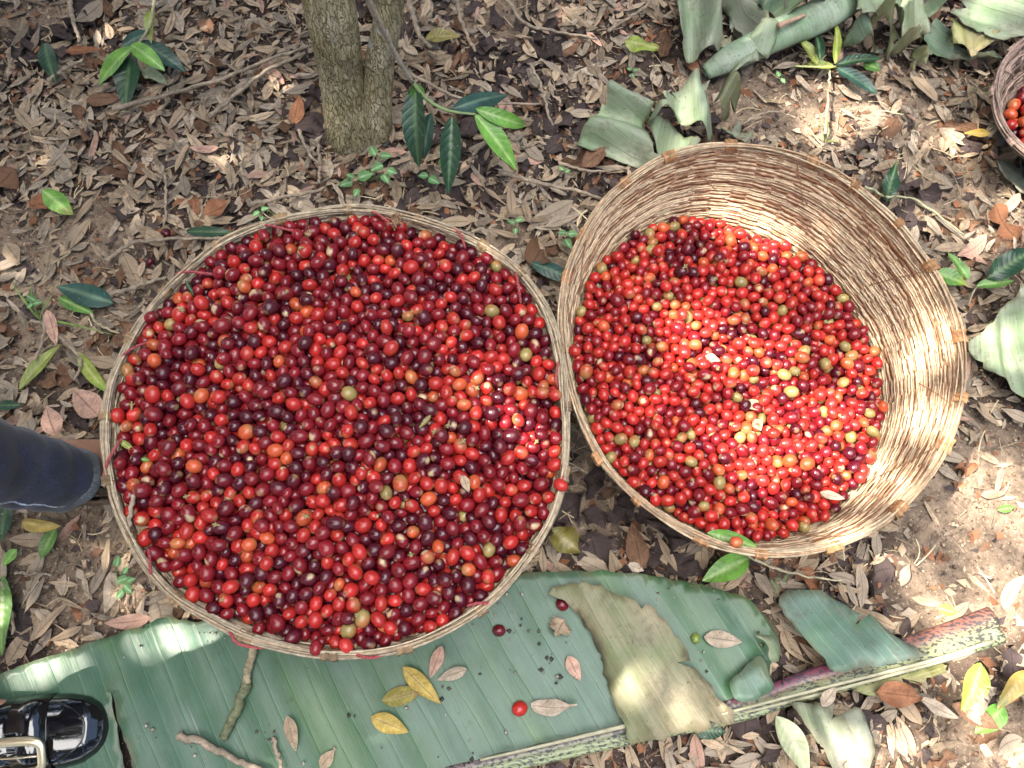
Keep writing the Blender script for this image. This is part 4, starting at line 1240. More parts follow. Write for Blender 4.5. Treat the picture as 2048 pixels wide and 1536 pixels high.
# torn leaves at upper right
for nm, oz, lab, vn, cl, fo, sd in [
    ("wilted_banana_leaf", [(1148, 282, .05), (1166, 254, .055), (1202, 208, .06), (1224, 168, .07), (1252, 168, .065), (1312, 206, .05), (1290, 246, .045), (1302, 300, .04), (1330, 326, .03), (1280, 322, .035), (1190, 300, .045)], "fan shaped grey green torn leaf behind the right basket, left piece", (0.9, 0.35), "wilt", 0.006, 51),
    ("wilted_banana_leaf", [(1294, 244, .07), (1330, 192, .085), (1378, 164, .09), (1422, 143, .08), (1424, 205, .09), (1436, 258, .06), (1402, 292, .05), (1398, 270, .06), (1346, 226, .085), (1302, 246, .075)], "pleated pale green leaf drooping towards the right basket", (0.15, 0.98), "wilt", 0.012, 52),
    ("wilted_banana_leaf", [(1292, 256, .04), (1340, 243, .05), (1396, 292, .04), (1372, 330, .03), (1330, 330, .03), (1300, 292, .035)], "light green leaf fold touching the right basket's far rim", (-0.2, 0.97), "wilt", 0.006, 53),
    ("wilted_banana_leaf", [(1424, 222, .05), (1448, 166, .075), (1462, 168, .07), (1478, 186, .065), (1474, 216, .055), (1436, 256, .045)], "twisted brown olive leaf strip right of the pleated leaf", (-0.5, 0.86), "olive", 0.01, 54),
    ("wilted_banana_leaf", [(1434, 262, .035), (1468, 234, .04), (1514, 266, .03), (1500, 276, .035), (1446, 272, .035)], "pointed grey green leaf strip right of the drooping leaf", (0.85, 0.5), "grey", 0.006, 55),
    ("wilted_banana_leaf", [(1352, -30, .06), (1424, -30, .075), (1436, 40, .08), (1470, 58, .07), (1468, 78, .06), (1386, 120, .045), (1366, 110, .05), (1351, 50, .06)], "rounded grey green leaf fold at the top, left of the rolled leaf", (0.1, 0.99), "wilt", 0.008, 56),
    ("wilted_banana_leaf", [(1430, -30, .045), (1560, -30, .05), (1570, 20, .05), (1520, 66, .045), (1468, 74, .04), (1470, 30, .045)], "shaded grey green leaf behind the rolled leaf", (0.6, 0.8), "grey", 0.010, 57),
    ("wilted_banana_leaf", [(1498, -30, .06), (1690, -30, .085), (1650, 6, .08), (1572, 44, .06), (1520, 32, .055)], "dark olive leaf behind the rolled leaf at the top", (-0.8, 0.6), "deep", 0.010, 58),
    ("wilted_banana_leaf", [(1452, 158, .04), (1484, 112, .05), (1506, 60, .075), (1524, 38, .085), (1560, 42, .085), (1552, 84, .07), (1536, 122, .06), (1500, 126, .05), (1470, 150, .045)], "smooth pale green leaf folded over the rolled leaf", (-0.45, 0.9), "wilt", 0.003, 59),
    ("wilted_banana_leaf", [(1708, -30, .09), (1790, -30, .09), (1782, 24, .09), (1732, 38, .085), (1712, 28, .09)], "pale green leaf lobe at the top right of the rolled leaf", (0.2, 0.97), "wilt", 0.004, 60),
    ("wilted_banana_leaf", [(1726, 36, .075), (1768, 26, .085), (1792, 62, .07), (1842, 74, .05), (1838, 96, .04), (1776, 100, .04), (1764, 80, .05)], "brownish olive leaf fold under the pale lobe", (0.5, 0.85), "olive", 0.012, 61),
    ("wilted_banana_leaf", [(1784, -30, .085), (1930, -30, .08), (1858, 24, .08), (1866, 44, .075), (1856, 84, .06), (1836, 62, .07), (1800, 50, .08), (1784, 18, .085)], "crumpled whitish grey leaf at the top right", (0.3, 0.95), "wilt", 0.012, 62),
    ("wilted_banana_leaf", [(1850, 60, .05), (1868, 40, .055), (1902, 56, .05), (1900, 90, .045), (1962, 116, .04), (2004, 104, .035), (2002, 124, .03), (1944, 126, .03), (1852, 110, .04)], "olive green leaf lying flat below the yellowed fold", (0.9, 0.4), "deep", 0.005, 63),
    ("wilted_banana_leaf", [(1898, 28, .085), (1960, -20, .095), (2110, -30, .1), (2110, 70, .08), (2024, 86, .07), (1990, 82, .075), (1936, 54, .08)], "broad silvery green leaf at the top right corner", (0.95, 0.25), "wilt", 0.004, 64),
    ("wilted_banana_leaf", [(1896, 92, .055), (1900, 34, .075), (1936, 58, .07), (1986, 84, .06), (2002, 92, .05), (1936, 116, .05)], "yellowed crumpled leaf fold under the silvery leaf", (0.6, 0.8), "yellow", 0.006, 65),
    ("wilted_banana_leaf", [(1832, 84, .04), (1852, 88, .045), (1848, 134, .03), (1836, 146, .02), (1822, 128, .03)], "dark drooping leaf tip below the crumpled grey leaf", (0.0, 1.0), "olive", 0.008, 66),
    ("wilted_banana_leaf", [(1686, 82, .04), (1714, 44, .055), (1738, 58, .055), (1776, 98, .035), (1722, 92, .04)], "small green curled leaf left of the olive fold", (0.6, 0.7), "deep", 0.008, 67),
    ("wilted_banana_leaf", [(1932, 690, .04), (1984, 642, .05), (2040, 572, .06), (2130, 530, .06), (2170, 700, .05), (2110, 850, .04), (2048, 796, .04), (1974, 742, .04)], "smooth pale green leaf at the right edge beside the right basket", (0.25, 0.97), "wilt", 0.003, 68)]:
    sheet(nm, oz, lab, "leaf", vein=vn, col=cl, fold=fo * 1.9, amp=0.006, curl=0.016, seed=sd, group=GW, res=0.0055, tears=2, rag=0.005)
# leaf rolled along its own midrib, top right
rolled = thing("rolled_banana_leaf", P(1560, 80, 0), "long pale green banana leaf rolled along its midrib at the upper right", "leaf", GW)
path = smooth_path([P(1410, 146, 0.03), P(1470, 112, 0.045), P(1560, 68, 0.055), P(1640, 30, 0.06), P(1720, -20, 0.06)], 40)
n = 40; a = np.linspace(-0.3, 2 * PI - 0.9, 22); tt = np.linspace(0, 1, n)
T = np.gradient(path, axis=0); T /= np.linalg.norm(T, axis=1)[:, None]
A = np.cross(T, (0, 0, 1.0)); A /= np.linalg.norm(A, axis=1)[:, None]; Bn = np.cross(A, T)
R = (np.interp(tt, [0, 0.2, 0.6, 1], [0.012, 0.022, 0.028, 0.03]))[:, None] * (1 + 0.10 * vnoise(tt[:, None] * 14, a[None, :] * 1.3, 5))
R = R * (1 - 0.35 * np.clip((a - 4.4) / 1.0, 0, 1))[None, :]
V = path[:, None, :] + R[..., None] * (np.cos(a)[None, :, None] * A[:, None, :] + 0.75 * np.sin(a)[None, :, None] * Bn[:, None, :])
I = np.arange(n * 22).reshape(n, 22); F = np.stack([I[:-1, :-1], I[1:, :-1], I[1:, 1:], I[:-1, 1:]], -1).reshape(-1, 4)
nzc = fbm(np.repeat(tt, 22) * 12, np.tile(a, n), 8)[:, None]
o = mk("leaf_blade", V.reshape(-1, 3), F, M_WILT, col=np.array((0.17, 0.24, 0.16)) * (1 - nzc) + np.array((0.25, 0.31, 0.24)) * nzc, parent=rolled, uv=np.stack([np.repeat(tt * 0.35, 22), np.tile(a * 0.02, n)], -1))
o.modifiers.new("thickness", 'SOLIDIFY').thickness = 0.0012
V, F = tube(smooth_path([P(1556, 52, 0.088), P(1580, 42, 0.09), P(1610, 30, 0.088)], 12), np.linspace(0.005, 0.003, 12), 8)
mk("midrib", V, F, M_SOFT, col=(0.42, 0.28, 0.2), parent=rolled)

# black plastic bag under the corner basket
bag = sheet("plastic_bag", [(1972, 276, .03), (2000, 282, .045), (2040, 306, .06), (2090, 330, .06), (2130, 420, .03), (2060, 352, .05), (2010, 322, .05), (1985, 300, .04)], "crumpled black plastic under the corner basket", "plastic bag", col="deep", mat=M_PLASTIC, fold=0.016, amp=0.006, seed=71)
sheet("wilted_banana_leaf", [(1992, 316, .03), (2030, 326, .035), (2100, 372, .03), (2100, 420, .03), (2046, 376, .03), (2010, 348, .03)], "grey leaf piece below the black plastic", "leaf", vein=(0.8, 0.6), col="grey", amp=0.003, fold=0.004, seed=72, group=GW)


# ------------------------------------------------------------------ coffee tree: two stems from one foot, branch with leaves in view
def stem_mesh(pts, radii, n=70, seg=26, seed=1):
    path = smooth_path(pts, n); tt = np.linspace(0, 1, n)
    rad = np.interp(tt, np.linspace(0, 1, len(radii)), radii)
    V, F = tube(path, rad, seg)
    V = V.reshape(n, seg, 3); a = np.arange(seg) * 2 * PI / seg
    d = V - path[:, None, :]
    z = path[:, 2][:, None]
    k = 1 + 0.10 * (fbm(np.cos(a)[None, :] * 2 + 5 + z * 3, np.sin(a)[None, :] * 2 + z * 9, seed) - 0.5) + 0.05 * (vnoise(a[None, :] * 6, z * 30, seed) - 0.5)
    return (path[:, None, :] + d * k[..., None]).reshape(-1, 3), F


tree = thing("coffee_tree", P(730, 285, 0), "coffee tree with two rough pale trunks behind the left basket", "tree")
b1 = P(700, 274, -0.02); t1 = P(655, -5, 0.26); up1 = t1 - P(700, 274, 0.0)
V, F = stem_mesh([b1, P(697, 264, 0.02), P(682, 140, 0.13), t1, t1 + up1 * 1.5 + np.array((-.02, .02, 0)), t1 + up1 * 4.0 + np.array((-.1, .05, 0)), t1 + up1 * 6.5 + np.array((-.25, .12, 0.1))],
                 [0.050, 0.037, 0.034, 0.036, 0.034, 0.027, 0.016], n=150, seg=40, seed=5)
mk("trunk", V, F, M_BARK, parent=tree)
b2 = P(752, 266, -0.02); t2 = P(781, -5, 0.26); up2 = t2 - P(752, 266, 0.0)
V, F = stem_mesh([b2, P(752, 258, 0.02), P(758, 140, 0.13), t2, t2 + up2 * 1.6, t2 + up2 * 3.6 + np.array((.05, .05, 0)), t2 + up2 * 6.0 + np.array((.2, .1, 0.1))],
                 [0.034, 0.0255, 0.022, 0.0200, 0.020, 0.018, 0.012], n=150, seg=34, seed=6)
mk("trunk", V, F, M_BARK, parent=tree)

GC = "coffee sprigs"
# the leafy branch in front of the trunks
br = thing("leafy_branch", P(830, 175, 0.16), "pale thin branch ending in six glossy coffee leaves right of the trunks", "branch", GC)
V, F = tube(smooth_path([P(728, -30, .42), P(745, 20, .37), P(778, 84, .29), P(800, 125, .24), P(826, 165, .19)], 26), np.linspace(0.0040, 0.0030, 26), 7)
mk("stem", V, F, M_WOOD, col=(0.42, 0.37, 0.30), parent=br)
V, F = tube(smooth_path([P(826, 165, .19), P(850, 195, .17), P(880, 215, .16), P(910, 224, .155), P(952, 229, .15)], 20), np.linspace(0.0032, 0.0018, 20), 7)
mk("green_stem", V, F, M_SOFT, col=(0.22, 0.30, 0.13), parent=br)
for pa, za, pb, zb, w, kd, kw in [((832, 168), .18, (838, 336), .10, 62, "dark", dict(bend=-0.5, cup=0.5, roll=0.25)), ((904, 232), .155, (896, 388), .09, 52, "dark", dict(bend=-0.4, cup=0.5, roll=-0.15)),
                                  ((906, 218), .155, (1016, 190), .12, 50, "teal", dict(bend=-0.6, cup=-0.3, roll=0.3)), ((950, 226), .15, (1050, 258), .10, 40, "bright", dict(bend=-1.5, cup=0.3, roll=0.5, curl=0.25)),
                                  ((950, 230), .15, (1034, 342), .09, 54, "bright", dict(bend=-0.5, cup=0.25)), ((830, 166), .185, (836, 216), .15, 40, "green", dict(bend=-0.4, cup=0.2, roll=-0.4)),
                                  ((862, 226), .14, (848, 320), .07, 40, "teal", dict(bend=-0.4, cup=0.2))]:
    V, F, C = leaf_between(P(*pa, za), P(*pb, zb), w / FPX * (H - za) * 0.98, kd, nx=21, ny=9, **{'wave': 0.03, **kw})
    mk("leaf", V, F, M_LEAF, col=C, parent=br, uv=LUV)

# sprig upper left
sp = thing("leafy_sprig", P(270, 95, 0.02), "fresh sprig of bright and dark green leaves at upper left", "sprig", GC)
V, F = tube(smooth_path([P(312, -20, .10), P(306, 18, .09), P(300, 50, .08), P(282, 80, .07), P(264, 96, .07)], 20), np.linspace(0.0032, 0.0016, 20), 6)
mk("stem", V, F, M_WOOD, col=(0.36, 0.34, 0.22), parent=sp)
for pa, za, pb, zb, w, kd, kw in [((266, 94), .075, (196, 174), .045, 46, "bright", dict(bend=-0.5, cup=0.3)), ((262, 90), .08, (330, 142), .06, 44, "bright", dict(bend=-0.7, cup=0.25)),
                                  ((262, 108), .06, (252, 222), .03, 62, "dark", dict(bend=-0.3, cup=0.25)), ((282, 82), .06, (374, 146), .035, 46, "teal", dict(bend=-0.4, cup=0.2)),
                                  ((304, 18), .085, (300, 88), .06, 26, "yellowgreen", dict(bend=-0.3, cup=0.5, twist=0.9)), ((296, 66), .065, (240, 96), .045, 40, "teal", dict(bend=-0.3)),
                                  ((284, 140), .03, (334, 166), .025, 34, "pale", dict(bend=-0.4, wave=0.2))]:
    V, F, C = leaf_between(P(*pa, za), P(*pb, zb), w / FPX * (H - za), kd, nx=19, ny=9, **{'wave': 0.04, **kw})
    mk("leaf", V, F, M_LEAF, col=C, parent=sp, uv=LUV)
# sprig upper right
sp = thing("leafy_sprig", P(1672, 132, 0.02), "drooping sprig with yellowing upright leaves among the litter at upper right", "sprig", GC)
V, F = tube(smooth_path([P(1590, 132, .03), P(1640, 134, .034), P(1690, 133, .03)], 14), np.linspace(0.0016, 0.0022, 14), 6)
mk("stem", V, F, M_WOOD, col=(0.36, 0.40, 0.18), parent=sp)
for pa, za, pb, zb, w, kd, kw in [((1672, 130), .04, (1764, 118), .035, 28, "dark", dict(bend=-0.5, cup=0.5)), ((1674, 136), .036, (1756, 190), .03, 40, "teal", dict(bend=-0.3)), ((1670, 128), .05, (1674, 42), .05, 20, "yellowgreen", dict(bend=-0.3, cup=0.7, twist=0.8)),
                                  ((1634, 128), .04, (1600, 80), .05, 30, "yellowgreen", dict(bend=-0.5, cup=0.5)), ((1640, 122), .05, (1632, 66), .05, 24, "dark", dict(bend=-0.3, cup=0.9)), ((1668, 134), .035, (1612, 128), .03, 24, "yellowgreen", dict(bend=-0.2)),
                                  ((1726, 128), .03, (1760, 140), .026, 40, "green", dict(bend=-0.4))]:
    V, F, C = leaf_between(P(*pa, za), P(*pb, zb), w / FPX * (H - za), kd, nx=15, ny=7, **{'wave': 0.05, **kw})
    mk("leaf", V, F, M_LEAF, col=C, parent=sp, uv=LUV)
# sprig at the right edge
sp = thing("leafy_sprig", P(1950, 575, 0.02), "thin stalked sprig of dark green leaves at the right edge above the pale leaf", "sprig", GC)
V, F = tube(smooth_path([P(1936, 612, .02), P(1950, 578, .03), P(1975, 556, .036), P(2010, 540, .04)], 14), 0.0014, 6)
mk("stem", V, F, M_WOOD, col=(0.30, 0.26, 0.18), parent=sp)
for pa, za, pb, zb, w, kd, kw in [((1976, 556), .045, (2064, 500), .05, 54, "dark", dict(bend=-0.4, wave=0.15)), ((1952, 572), .035, (2030, 562), .04, 26, "green", dict(bend=-0.3, cup=0.4))]:
    V, F, C = leaf_between(P(*pa, za), P(*pb, zb), w / FPX * (H - za), kd, nx=15, ny=7, **kw)
    mk("leaf", V, F, M_LEAF, col=C, parent=sp, uv=LUV)

# ------------------------------------------------------------------ seedlings
GSE = "seedlings sprouting through the litter"


def seedling(base, leaves, label, kind="soft", z=0.03, name="seedling"):
    bx = P(*base, 0.0)
    t_ = thing(name, bx, label, "seedling" if name == "seedling" else "grass tuft", GSE)
    for (lu, lv, r, ang) in leaves:
        zz = z + RNG.uniform(-0.004, 0.01)
        c = P(lu, lv, zz); rr = r / FPX * (H - zz)
        d = np.array((math.cos(math.radians(ang)), math.sin(math.radians(ang)), 0)) * rr
        V, F, C = leaf_between(c - d, c + d, rr * 1.5, "green", bend=-0.4, cup=0.2, tip=0.85, wave=0.04, nx=9, ny=7)
        C = C * np.array((1.35, 1.3, 2.4)) * RNG.uniform(0.8, 1.15)
        mk("leaf", V, F, M_SOFT, col=C, parent=t_)
        V, F = tube(smooth_path([bx + np.array((0, 0, 0.002)), (bx + c) / 2 + np.array((0, 0, 0.006)), c - d], 6), 0.0006, 4)
        mk("stalk", V, F, M_SOFT, col=(0.20, 0.28, 0.10), parent=t_)


seedling((735, 365), [(692, 368, 16, 200), (732, 352, 20, 20), (713, 386, 11, 250), (746, 302, 14, 120), (772, 312, 14, 0), (754, 336, 16, 210), (784, 344, 14, -20), (772, 358, 14, -60), (700, 352, 10, 150)], "leafy green seedling sprouting at the foot of the trunks")
seedling((862, 345), [(846, 352, 12, 180), (868, 362, 15, -30), (884, 324, 11, 100)], "small seedling under the hanging branch leaves")
seedling((1030, 450), [(1022, 444, 9, 160), (1040, 440, 10, 20), (1031, 463, 8, -90)], "tiny three leaved seedling between the two baskets")
seedling((522, 420), [(512, 428, 9, 220), (530, 418, 9, 20), (524, 438, 7, -90), (560, 432, 9, 0)], "tiny seedling behind the left basket's far rim")
seedling((238, 1150), [(236, 1122, 11, 90), (244, 1160, 12, 200), (256, 1178, 12, -40), (240, 1190, 10, -120), (262, 1160, 9, 20), (252, 1140, 8, 60)], "pale seedling in the sun left of the left basket")
seedling((70, 602), [(62, 596, 13, 150), (76, 606, 10, 10), (60, 612, 8, 230)], "small seedling among long straw at the far left")
seedling((1264, 142), [(1258, 138, 7, 160), (1272, 140, 7, 10), (1266, 152, 7, -90)], "tiny bluish seedling left of the torn leaves")
seedling((1136, 470), [(1124, 466, 10, 180), (1146, 468, 12, 0), (1136, 488, 13, -60)], "seedling beside the left wall of the right basket")
seedling((1128, 345), [(1122, 336, 8, 130), (1136, 342, 7, 30)], "tiny sprout right of the hanging branch")
seedling((1560, 150), [(1556, 148, 9, 100), (1566, 162, 8, -60)], "pale sprout below the rolled leaf")


def tuft(base, blades, label):
    t_ = thing("grass_tuft", P(*base, 0), label, "grass tuft", "grass tufts")
    for (tu, tv, zt) in blades:
        V, F, C = leaf_between(P(*base, 0.004), P(tu, tv, zt), 0.0042, "green", bend=-0.6, cup=0.3, tip=0.7, nx=9, ny=3)
        mk("blade", V, F, M_SOFT, col=C * np.array((1.2, 1.0, 1.0)), parent=t_)


tuft((1648, 285), [(1654, 222, .05), (1664, 252, .045), (1682, 286, .03), (1640, 240, .04)], "sunlit grass tuft behind the right basket")
tuft((1955, 185), [(1985, 172, .03), (1942, 176, .03), (1990, 190, .02)], "grass blades left of the corner basket")
tuft((1640, 118), [(1642, 150, .02), (1660, 152, .02), (1600, 140, .02)], "thin grass blades under the drooping sprig")
tuft((80, 640), [(20, 560, .05), (110, 585, .045), (170, 655, .03), (60, 560, .05), (235, 672, .03)], "straw pale grass tuft at the far left")

# ------------------------------------------------------------------ twigs
GT = "dead twigs on the ground"


def twig(pts, rpx, label, z=0.03, col=(0.30, 0.24, 0.18), group=GT, taper=0.6, zz=None, name="twig"):
    pp = smooth_path([P(u_, v_, zz[i] if zz else z) for i, (u_, v_) in enumerate(pts)], 30)
    pp[:, :2] += (np.stack([vnoise(np.arange(30) * 0.6, np.full(30, pts[0][0]), 2), vnoise(np.arange(30) * 0.6, np.full(30, pts[0][1]), 7)], -1) - 0.5) * 0.004
    r = rpx / FPX * H
    rad = np.linspace(r, r * taper, 30) * (1 + 0.25 * (np.sin(np.arange(30) * 1.9) > 0.8))
    V, F = tube(pp, rad, 7)
    cc = np.array(col) * (0.75 + 0.5 * vnoise(np.arange(30) * 0.8, np.zeros(30), int(pts[0][0])))[:, None]
    return tag(mk(name, V, F, M_WOOD, col=np.repeat(cc, 7, axis=0)), label, "twig", group)


twig([(508, 1294), (496, 1340), (492, 1372)], 7, "thin twig sticking out from under the left basket rim onto the banana leaf", z=ZB + 0.008, col=(0.30, 0.25, 0.17), taper=0.9)
twig([(494, 1368), (480, 1400), (458, 1450), (444, 1480)], 9, "lichen covered dark twig piece on the banana leaf", z=ZB + 0.008, col=(0.13, 0.14, 0.08), taper=0.8)
twig([(354, 1470), (412, 1490), (470, 1520), (530, 1545)], 7, "pale twig at the bottom edge of the banana leaf", z=ZB + 0.008, taper=0.7)
twig([(546, 1474), (556, 1510), (566, 1545)], 4, "short thin twig beside the pale twig at the bottom edge", z=ZB + 0.006)
twig([(1480, 1106), (1550, 1136), (1610, 1152), (1685, 1162)], 2.6, "long straw stem curving out from the right basket's front rim", zz=[0.16, 0.12, 0.07, 0.03], col=(0.42, 0.36, 0.24))
twig([(266, 985), (258, 1050), (244, 1102)], 4, "thin twig leaning on the left basket's outer left rim", zz=[0.21, 0.20, 0.17], col=(0.34, 0.26, 0.2))
twig([(226, 216), (330, 190), (440, 158), (540, 118), (622, 92)], 5.5, "long pale twig running from the upper left sprig to the trunk", z=0.036)
twig([(418, 236), (470, 190), (540, 138), (612, 106)], 5.5, "forked pale twig branching below the long twig", z=0.034)
twig([(138, -8), (148, 44), (160, 84)], 6, "short pale twig at the top left edge", z=0.036)
twig([(96, 160), (130, 138), (168, 118)], 5, "short twig under the shaded dark leaf", z=0.03)
twig([(502, 408), (570, 394), (652, 376)], 5, "pale twig between the trunk and the left basket", z=0.03)
twig([(212, 524), (262, 488), (350, 478), (464, 476)], 4.5, "long curved twig behind the left basket rim", z=0.03)
twig([(222, 590), (280, 570), (334, 554)], 5, "pale twig beside the yellow tipped leaf", z=0.03)
twig([(814, -8), (830, 40), (838, 72), (864, 94)], 7, "knobbly pale twig right of the second trunk", z=0.04)
twig([(914, -8), (922, 40), (936, 74), (950, 102)], 5, "thin forked twig right of the knobbly twig", z=0.036)
twig([(1010, -8), (1050, 46), (1110, 62), (1195, 78)], 4.5, "curving brown twig at the top centre", z=0.034)
twig([(1214, 64), (1262, 32), (1320, -8)], 4, "straight twig at the top left of the wilted leaves", z=0.034)
twig([(1062, 130), (1084, 180), (1104, 250)], 4, "grey twig right of the branch leaves", z=0.034)
twig([(998, 344), (1060, 360), (1140, 378), (1214, 400)], 5.5, "pale straight twig pointing at the right basket", z=0.036)
twig([(938, 326), (958, 296), (978, 272)], 4, "short twig between two branch leaves", z=0.03)
twig([(820, 145), (880, 180), (960, 205), (1080, 208)], 4, "long twig under the leafy branch", z=0.036)
twig([(1118, 326), (1180, 342), (1244, 338)], 3.5, "thin arching twig below the fan shaped leaf", z=0.036)
twig([(636, 280), (640, 330), (638, 365)], 4, "upright looking twig at the left trunk foot", z=0.03)
twig([(325, 330), (332, 380), (330, 455)], 3.5, "thin twig above the fallen dark cherry", z=0.03)
twig([(596, 260), (620, 310), (640, 330)], 4, "slanted twig left of the trunk foot", z=0.034)
twig([(1730, 372), (1770, 392), (1830, 400), (1930, 472)], 3.2, "pale vine stem on the soil behind the right basket", z=0.03, col=(0.33, 0.32, 0.2))
twig([(1650, 270), (1655, 200), (1660, 140)], 3.5, "thin straw stem below the drooping sprig", z=0.03, col=(0.36, 0.3, 0.2))
twig([(1480, 250), (1540, 222), (1590, 236)], 2.5, "fine wiry stem right of the pointed leaf strip", z=0.03)
twig([(60, 640), (90, 655), (70, 720)], 3.5, "thin bent stalk at the far left", z=0.03)
twig([(120, 672), (160, 720), (150, 760)], 3.5, "thin stalk beside the curved yellow green leaf", z=0.03)
twig([(180, 628), (200, 650), (240, 668)], 3, "straw stalk left of the left basket wall", z=0.03, col=(0.4, 0.34, 0.22))
twig([(0, 1160), (20, 1200), (26, 1270)], 4, "brown stalk at the left edge above the banana leaf", z=0.03)
twig([(32, 1146), (70, 1148), (104, 1152)], 2.5, "fine straw on the bare soil left of the basket", z=0.02)
twig([(1690, 1536), (1730, 1480), (1745, 1440)], 4, "straw stalk beside the hanging dry leaf", z=0.03)
twig([(1940, 1440), (1960, 1400), (1975, 1370)], 14, "stub of rough grey wood at lower right", z=0.035, taper=0.9)

# ------------------------------------------------------------------ leaf litter
BASKET_POLY = []
for B in (BL, BR, B3):
    th = np.linspace(0, 2 * PI, 49)[:-1]; r = B.rz(th, 0.02) - 0.01
    BASKET_POLY.append(np.stack([B.c[0] + r * np.cos(th), B.c[1] + r * np.sin(th)], -1))
SHEETS = [np.array([P(u_, v_, 0.02)[:2] for u_, v_ in D_OUT if not (220 < u_ < 300 and v_ > 1360)])]
FOOT = [np.array([P(232, 1452, 0)[:2]])]


def blocked(x, y, shrink=0.0):
    b = np.zeros(x.shape, bool)
    for q in BASKET_POLY + SHEETS: b |= poly_contains(q, x, y)
    return b


def scatter(n, seed):
    rng = np.random.default_rng(seed)
    x = rng.uniform(-1.15, 1.15, n); y = rng.uniform(-0.62, 1.35, n)
    u_, v_, _ = proj(np.stack([x, y, 0 * x], -1))
    return rng, x, y, u_, v_


def density(u_, v_, x, y):
    b = blob(u_, v_, BARE)
    base = 0.66 + 0.9 * (fbm(x * 4.5, y * 4.5, 77) - 0.35)
    base = np.where((u_ < 1250) & (v_ < 420), base + 0.25, base)
    base = np.where((u_ > 1750) & (v_ > 850), base - 0.2, base)
    return np.clip(base - 0.55 * b, 0.12, 1)


DRYP = {}
KINDS_D = ["tan", "grey", "tan", "grey", "tan", "brown", "pink"]


def dry_proto(kd, k):
    if (kd, k) not in DRYP:
        rng = np.random.default_rng(900 + k * 13 + len(kd))
        wide = kd in ("purple", "brown", "rust")
        V, F, S, T = leaf_arrays(1.0, (0.45 if wide else 0.27) * rng.uniform(0.85, 1.25), 9, 5, rng.normal(0, 0.33) if not wide else rng.uniform(-1, 1), rng.uniform(-0.45, 0.6), rng.normal(0, 0.35 if not wide else 1.0), 0.9 + 0.25 * rng.random(),
                                 rng.uniform(0.02, 0.10) if not wide else rng.uniform(0.2, 0.5), rng.normal(0, 0.12), 40 + k, 0.0 if not wide else 0.12)
        V[:, 0] -= 0.5
        V[:, 2] -= V[:, 2].mean()
        DRYP[(kd, k)] = (V, F, leaf_color(kd, S, T, 60 + k), np.stack([S + 0.001, T], -1))
    return DRYP[(kd, k)]


